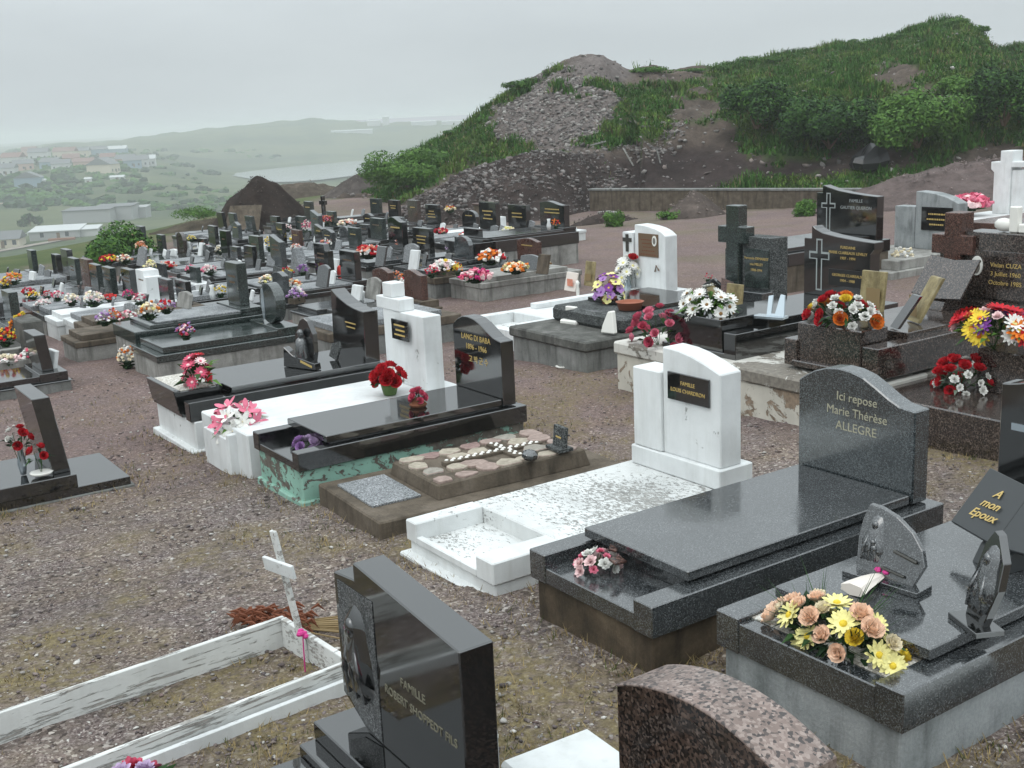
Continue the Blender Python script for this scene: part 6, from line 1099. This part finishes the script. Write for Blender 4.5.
# ---------------------------------------------------------------- small bunches on the lower graves
BUNCH = [
 ('big dome of red and white carnations on a black tomb', 369, 259, .52, 1.15, .55, ('red', 'red', 'salmon', 'white'), 60), ('blue and white flowers before low dark headstones', 330, 247, .5, .95, .42, ('white', 'white', 'violet', 'salmon'), 40),
 ('salmon flowers in a glass before the wave topped stone', 400, 250, .52, .5, .55, ('salmon', 'orange', 'salmon', 'pale'), 28), ('salmon and pink flowers behind the wave topped stone', 396, 233, .5, .55, .6, ('salmon', 'pale', 'orange'), 24),
 ('red and yellow flowers between two dark headstones of the far cluster', 370, 224, .5, .6, .5, ('red', 'yellow', 'red'), 24), ('yellow and red flowers on the slab of the pyramid stone', 287, 277, .46, .6, .35, ('lemon', 'yellow', 'crimson'), 26),
 ('purple heather bunch at the foot of the grey pyramid', 303, 276, .46, .5, .45, ('violet', 'purple', 'lilac'), 22), ('pale yellow and peach bunch on a dark slab near the oval disc', 268, 286, .46, .7, .4, ('cream', 'lemon', 'peach', 'white'), 30),
 ('cream and orange bunch next to the mauve one', 293, 292, .46, .65, .42, ('cream', 'orange', 'white', 'salmon'), 30), ('mauve and lilac bunch in a brown planter on the brown capped tomb', 297, 303, .53, .6, .45, ('lilac', 'violet', 'pale', 'white'), 30),
 ('yellow chrysanthemums and a white figure before the tall slim stone', 221, 298, .82, .42, .36, ('yellow', 'yellow', 'white'), 24), ('mixed yellow orange and white bunch on the high stepped tomb', 150, 320, .8, .6, .45, ('lemon', 'orange', 'cream', 'white'), 32),
 ('purple and red bunch at the end of the high stepped tomb', 167, 314, .8, .5, .38, ('violet', 'red', 'lilac', 'white'), 24), ('crimson roses in a small pot on the green granite tomb', 186, 340, .55, .5, .40, ('rose', 'crimson', 'violet', 'pale'), 26),
 ('tall bunch of white and orange lilies standing on the gravel path', 128, 369, 0., .52, .62, ('white', 'white', 'orange', 'cream'), 44), ('pink and white bunch on the brown topped tomb', 128, 325, .45, .6, .42, ('pale', 'rose', 'white'), 30),
 ('blue and white bunch on the brown capped tomb', 105, 326, .5, .55, .40, ('lilac', 'white', 'violet'), 26), ('orange red bunch beside the blue and white one', 115, 325, .5, .4, .5, ('orange', 'red', 'pale'), 22), ('white and green bunch on the bright white tomb row', 94, 307, .5, .75, .5, ('white', 'white', 'cream', 'pale'), 36),
 ('pale pink bunch in a grey planter among the flat slabs', 72, 306, .48, .6, .4, ('pale', 'white', 'cream'), 28), ('red bunch on the slab below the reddish brown headstone', 48, 299, .48, .38, .32, ('red', 'crimson'), 16), ('pink and white bunch beside that red bunch', 58, 301, .48, .5, .35, ('pale', 'white', 'rose'), 22),
 ('red bunch on the dark slab near the grass edge', 29, 296, .5, .55, .32, ('red', 'rose', 'crimson'), 22), ('ochre bunch beside the red one near the grass edge', 34, 300, .5, .5, .32, ('yellow', 'cream', 'orange'), 20), ('white bunch lying at the end of a slab by the frame edge', 44, 308, .42, .6, .3, ('white', 'pale'), 22),
 ('salmon and yellow bunch on the black tomb by the grass', 14, 285, .52, .8, .5, ('salmon', 'orange', 'yellow'), 28), ('ochre bunch at the very edge of the grass', 5, 289, .5, .6, .4, ('orange', 'yellow', 'brownish'), 22), ('magenta bunch in front of the dark headstones', 129, 300, .5, .42, .36, ('magenta_bloom', 'rose'), 18),
 ('white and pink bunch by the squat white monument', 140, 306, .5, .5, .42, ('white', 'pale', 'rose'), 24), ('scarlet bunch on a dark slab beside the magenta one', 110, 302, .48, .5, .28, ('red', 'fire_red'), 18),
 ('orange and yellow bunch in a dark vase on the flower bed grave', 23, 340, .42, .62, .75, ('orange', 'yellow', 'orange', 'salmon'), 36), ('yellow and red bunch at the frame edge before the green headstone', 6, 347, .40, .62, .5, ('yellow', 'red', 'orange'), 28), ('white and red low flowers filling the stone edged bed', 34, 362, .16, .75, .35, ('white', 'pale', 'rose', 'white'), 34), ('white low flowers at the frame end of the stone edged bed', 8, 366, .16, .7, .3, ('white', 'cream', 'pale'), 28),
 ('peach and cream tall bunch beside the tall grey headstone by the bush', 134, 252, .5, .62, 1.0, ('peach', 'cream', 'peach', 'green_tip'), 34), ('orange and salmon bunch right below the peach one', 142, 254, .5, .7, .7, ('salmon', 'orange', 'peach'), 30), ('red and yellow bunch standing against the green bush', 109, 265, .5, .95, .5, ('red', 'crimson', 'yellow'), 34), ('white bunch along the slabs under the bush', 125, 264, .5, .8, .45, ('white', 'salmon', 'cream'), 28),
 ('white and yellow bunch on the slab behind the white monument', 152, 272, .5, .65, .5, ('white', 'lemon', 'cream'), 30), ('red and white bunch lying on the slab of the pale headstone', 167, 270, .5, .9, .35, ('red', 'salmon', 'white'), 30), ('pink bunch on the next slab past the red and white one', 191, 273, .48, .6, .32, ('rose', 'pink'), 20), ('pink and white bunch on the slab nearer the tall slim stone', 210, 275, .48, .75, .4, ('pale', 'pink', 'white'), 30),
 ('white bunch by the tall narrow dark headstone', 221, 255, .5, .6, .5, ('white', 'cream'), 22), ('white and red bunch among the crowded ornaments', 206, 254, .5, .7, .5, ('white', 'red', 'white'), 26), ('yellow bunch between the rounded and the small dark stones', 192, 242, .5, .55, .4, ('yellow', 'lemon'), 18), ('yellow bunch before the dark square stone by the bank', 203, 247, .5, .5, .4, ('yellow', 'white'), 18),
 ('pink bunch behind the small dark headstone', 254, 255, .48, .5, .45, ('pink', 'rose', 'white'), 18), ('yellow and white bunch beside the deep green headstone', 270, 252, .5, .55, .75, ('yellow', 'white', 'yellow'), 28), ('white and ochre bunch beside the slanted headstone', 296, 243, .5, .8, .45, ('yellow', 'white', 'grey_leaf'), 28), ('pale pink bunch behind the dark grey pots', 296, 252, .5, .6, .4, ('salmon', 'white', 'pale'), 20),
 ('pink and white tall bunch by the tall dark grey headstone', 308, 236, .5, .75, .9, ('pale', 'pink', 'white'), 32), ('red and pink bunch in the crowded cluster', 327, 226, .5, .7, .7, ('red', 'pink', 'salmon'), 26), ('pale pink bunch before the pale green grey headstone', 288, 232, .5, .6, .5, ('white', 'pale'), 20), ('cream and pink flowers strewn along a long pale slab', 348, 226, .5, 1.3, .4, ('cream', 'pale', 'salmon', 'white'), 34),
 ('red and white low bunch in the last row but one', 468, 240, .5, 1.0, .42, ('red', 'salmon', 'white'), 36), ('red low bunch beside the grey round shouldered stone', 441, 235, .5, .9, .35, ('red', 'crimson', 'salmon'), 28), ('pale yellow and white bunch before the square headstone of the last row', 508, 239, .55, .9, .55, ('lemon', 'white', 'cream'), 32), ('orange and red figure bunch by the last broad headstone', 556, 229, .9, .42, .42, ('orange', 'red'), 16),
 ('big bunch of white red and yellow flowers in the brown planter', 444, 275, .5, 1.05, .50, ('white', 'white', 'yellow', 'pale'), 48), ('crimson roses at one end of the brown planter', 432, 278, .5, .5, .42, ('red', 'rose'), 18), ('ochre bunch at the other end of the brown planter', 458, 276, .5, .42, .45, ('orange', 'yellow'), 16),
 ('wide bunch of bright pink flowers on the concrete tomb edge', 476, 283, .47, 1.1, .42, ('pink', 'rose', 'pale', 'magenta_bloom'), 52), ('orange and white bunch behind the pink flowers', 491, 265, .47, 1.1, .55, ('orange', 'orange', 'white', 'red'), 48), ('pale yellow and peach bunch along the concrete tomb', 516, 274, .47, 1.0, .38, ('cream', 'lemon', 'peach', 'orange'), 44), ('dried ochre bunch at the far end of the concrete tomb', 545, 270, .47, .5, .42, ('straw', 'cream', 'brownish'), 22),
 ('white and red bunch between the two brown rounded stones', 406, 297, .34, .6, .6, ('white', 'pale', 'red', 'white'), 34), ('orange bunch above the white and red one', 398, 287, .34, .45, .55, ('orange', 'salmon'), 18), ('yellow and red bunch behind the low round topped headstone', 450, 213, .45, .9, .5, ('yellow', 'red', 'cream'), 26), ('pink bunch before the grey round shouldered stone', 450, 254, .48, .4, .45, ('pale', 'lilac'), 14), ('white bunch before the dark headstone with one gilt line', 488, 252, .5, .5, .4, ('white', 'lilac', 'white'), 18)]
for i, (lb, px, py, h, w_, ht, pal, n) in enumerate(BUNCH): tuft(lb, px, py, h, w_*.50, ht*.60, pal, 100+i, int(n*1.25), pot='brown_concrete' if 'planter' in lb and n > 28 else None)
# small stones, plaques and vases on the slabs
ORN = [('white marble plaque before the leaning black headstone', 51, 369, .25, 'clean_white', .32, .26), ('white plaque on a slab before the square dark headstone', 334, 271, .46, 'clean_white', .28, .26), ('dark stone plaque before the wave cut headstone', 322, 287, .46, GY, .4, .42), ('white curved plaque behind the stepped cross', 372, 299, .35, 'concrete', .4, .38), ('white tilted plaque behind the concave stone', 356, 300, .35, 'clean_white', .3, .26),
       ('grey tablet at the end of the red carnation slab', 380, 266, .5, GY, .34, .42), ('pale grey tablet on the black slab beyond the brown stones', 410, 263, .5, 'light_granite', .5, .42), ('white ornament before the brown stone behind the cross', 413, 270, .5, 'clean_white', .3, .4), ('grey boulder tablet on the pink flower tomb', 529, 269, .47, GY, .55, .28), ('brown tilted tablet on the pink flower tomb', 542, 274, .47, 'brown_concrete', .3, .36),
       ('pale plaque before the deep green headstone', 271, 268, .46, 'light_granite', .4, .32), ('white plaque under the tall grey headstone', 141, 266, .48, 'light_granite', .5, .5), ('white figure on the slab of the high stepped tomb', 213, 299, .82, 'clean_white', .10, .22), ('grey scroll plaque on the high stepped tomb', 184, 308, .82, 'concrete', .4, .24), ('white plaque in the last black row', 527, 233, .6, 'light_granite', .5, .34), ('white vase before the last broad headstone', 549, 230, .9, 'clean_white', .11, .26),
       ('white plaque on the black tomb at the grass edge', 32, 280, .52, 'clean_white', .35, .2), ('white plaque beside the crowded ornaments', 200, 256, .5, 'clean_white', .22, .36), ('pale plaque under the far green headstone', 173, 256, .5, 'clean_white', .4, .2), ('white vase by the rounded headstone', 190, 252, .5, 'clean_white', .10, .3)]
for lb, px, py, h, mt, w_, hh in ORN:
    d, s, z = hit(px, py, h)
    if 'vase' in lb or 'figure' in lb: o = MB().lathe([(w_*.35, 0), (w_*.5, hh*.4), (w_*.28, hh*.75), (w_*.4, hh)]).build('white_vase' if 'vase' in lb else 'statuette', mt, None, 0, True, at(d, s, h)); tag(o, lb, 'vase' if 'vase' in lb else 'statuette')
    else: o = MB().prism(shift(prof('arch' if w_ > .35 else 'flat', w_, hh), -w_/2, 0), -.03, .03, lean=.25).build('plaque', mt, None, .008, False, at(d, s, h), (0, 0, .1)); tag(o, lb, 'plaque')
d, s, z = hit(35, 366, .25); m_ = thing('dark_statuette', 'small dark oval statuette on the leaning headstone slab', 'statuette', at(d, s, .25)); MB().prism([(.11*math.cos(a), .17+.17*math.sin(a)) for a in (2*PI*i/16 for i in range(16))], -.03, .03, lean=.1).build('plate', 'black_granite', m_, .005); MB().ball((-.04, 0, .18), (.02, .05, .10)).build('figure', 'grey_granite', m_, 0, True)
d, s, z = hit(340, 275, .46); o = MB().lathe([(.05, 0), (.06, .03), (.05, .16), (.02, .2)]).build('candle', 'fire_red', None, 0, True, at(d, s, .46)); tag(o, 'red grave candle before the square dark headstone', 'candle')
scatter_near()
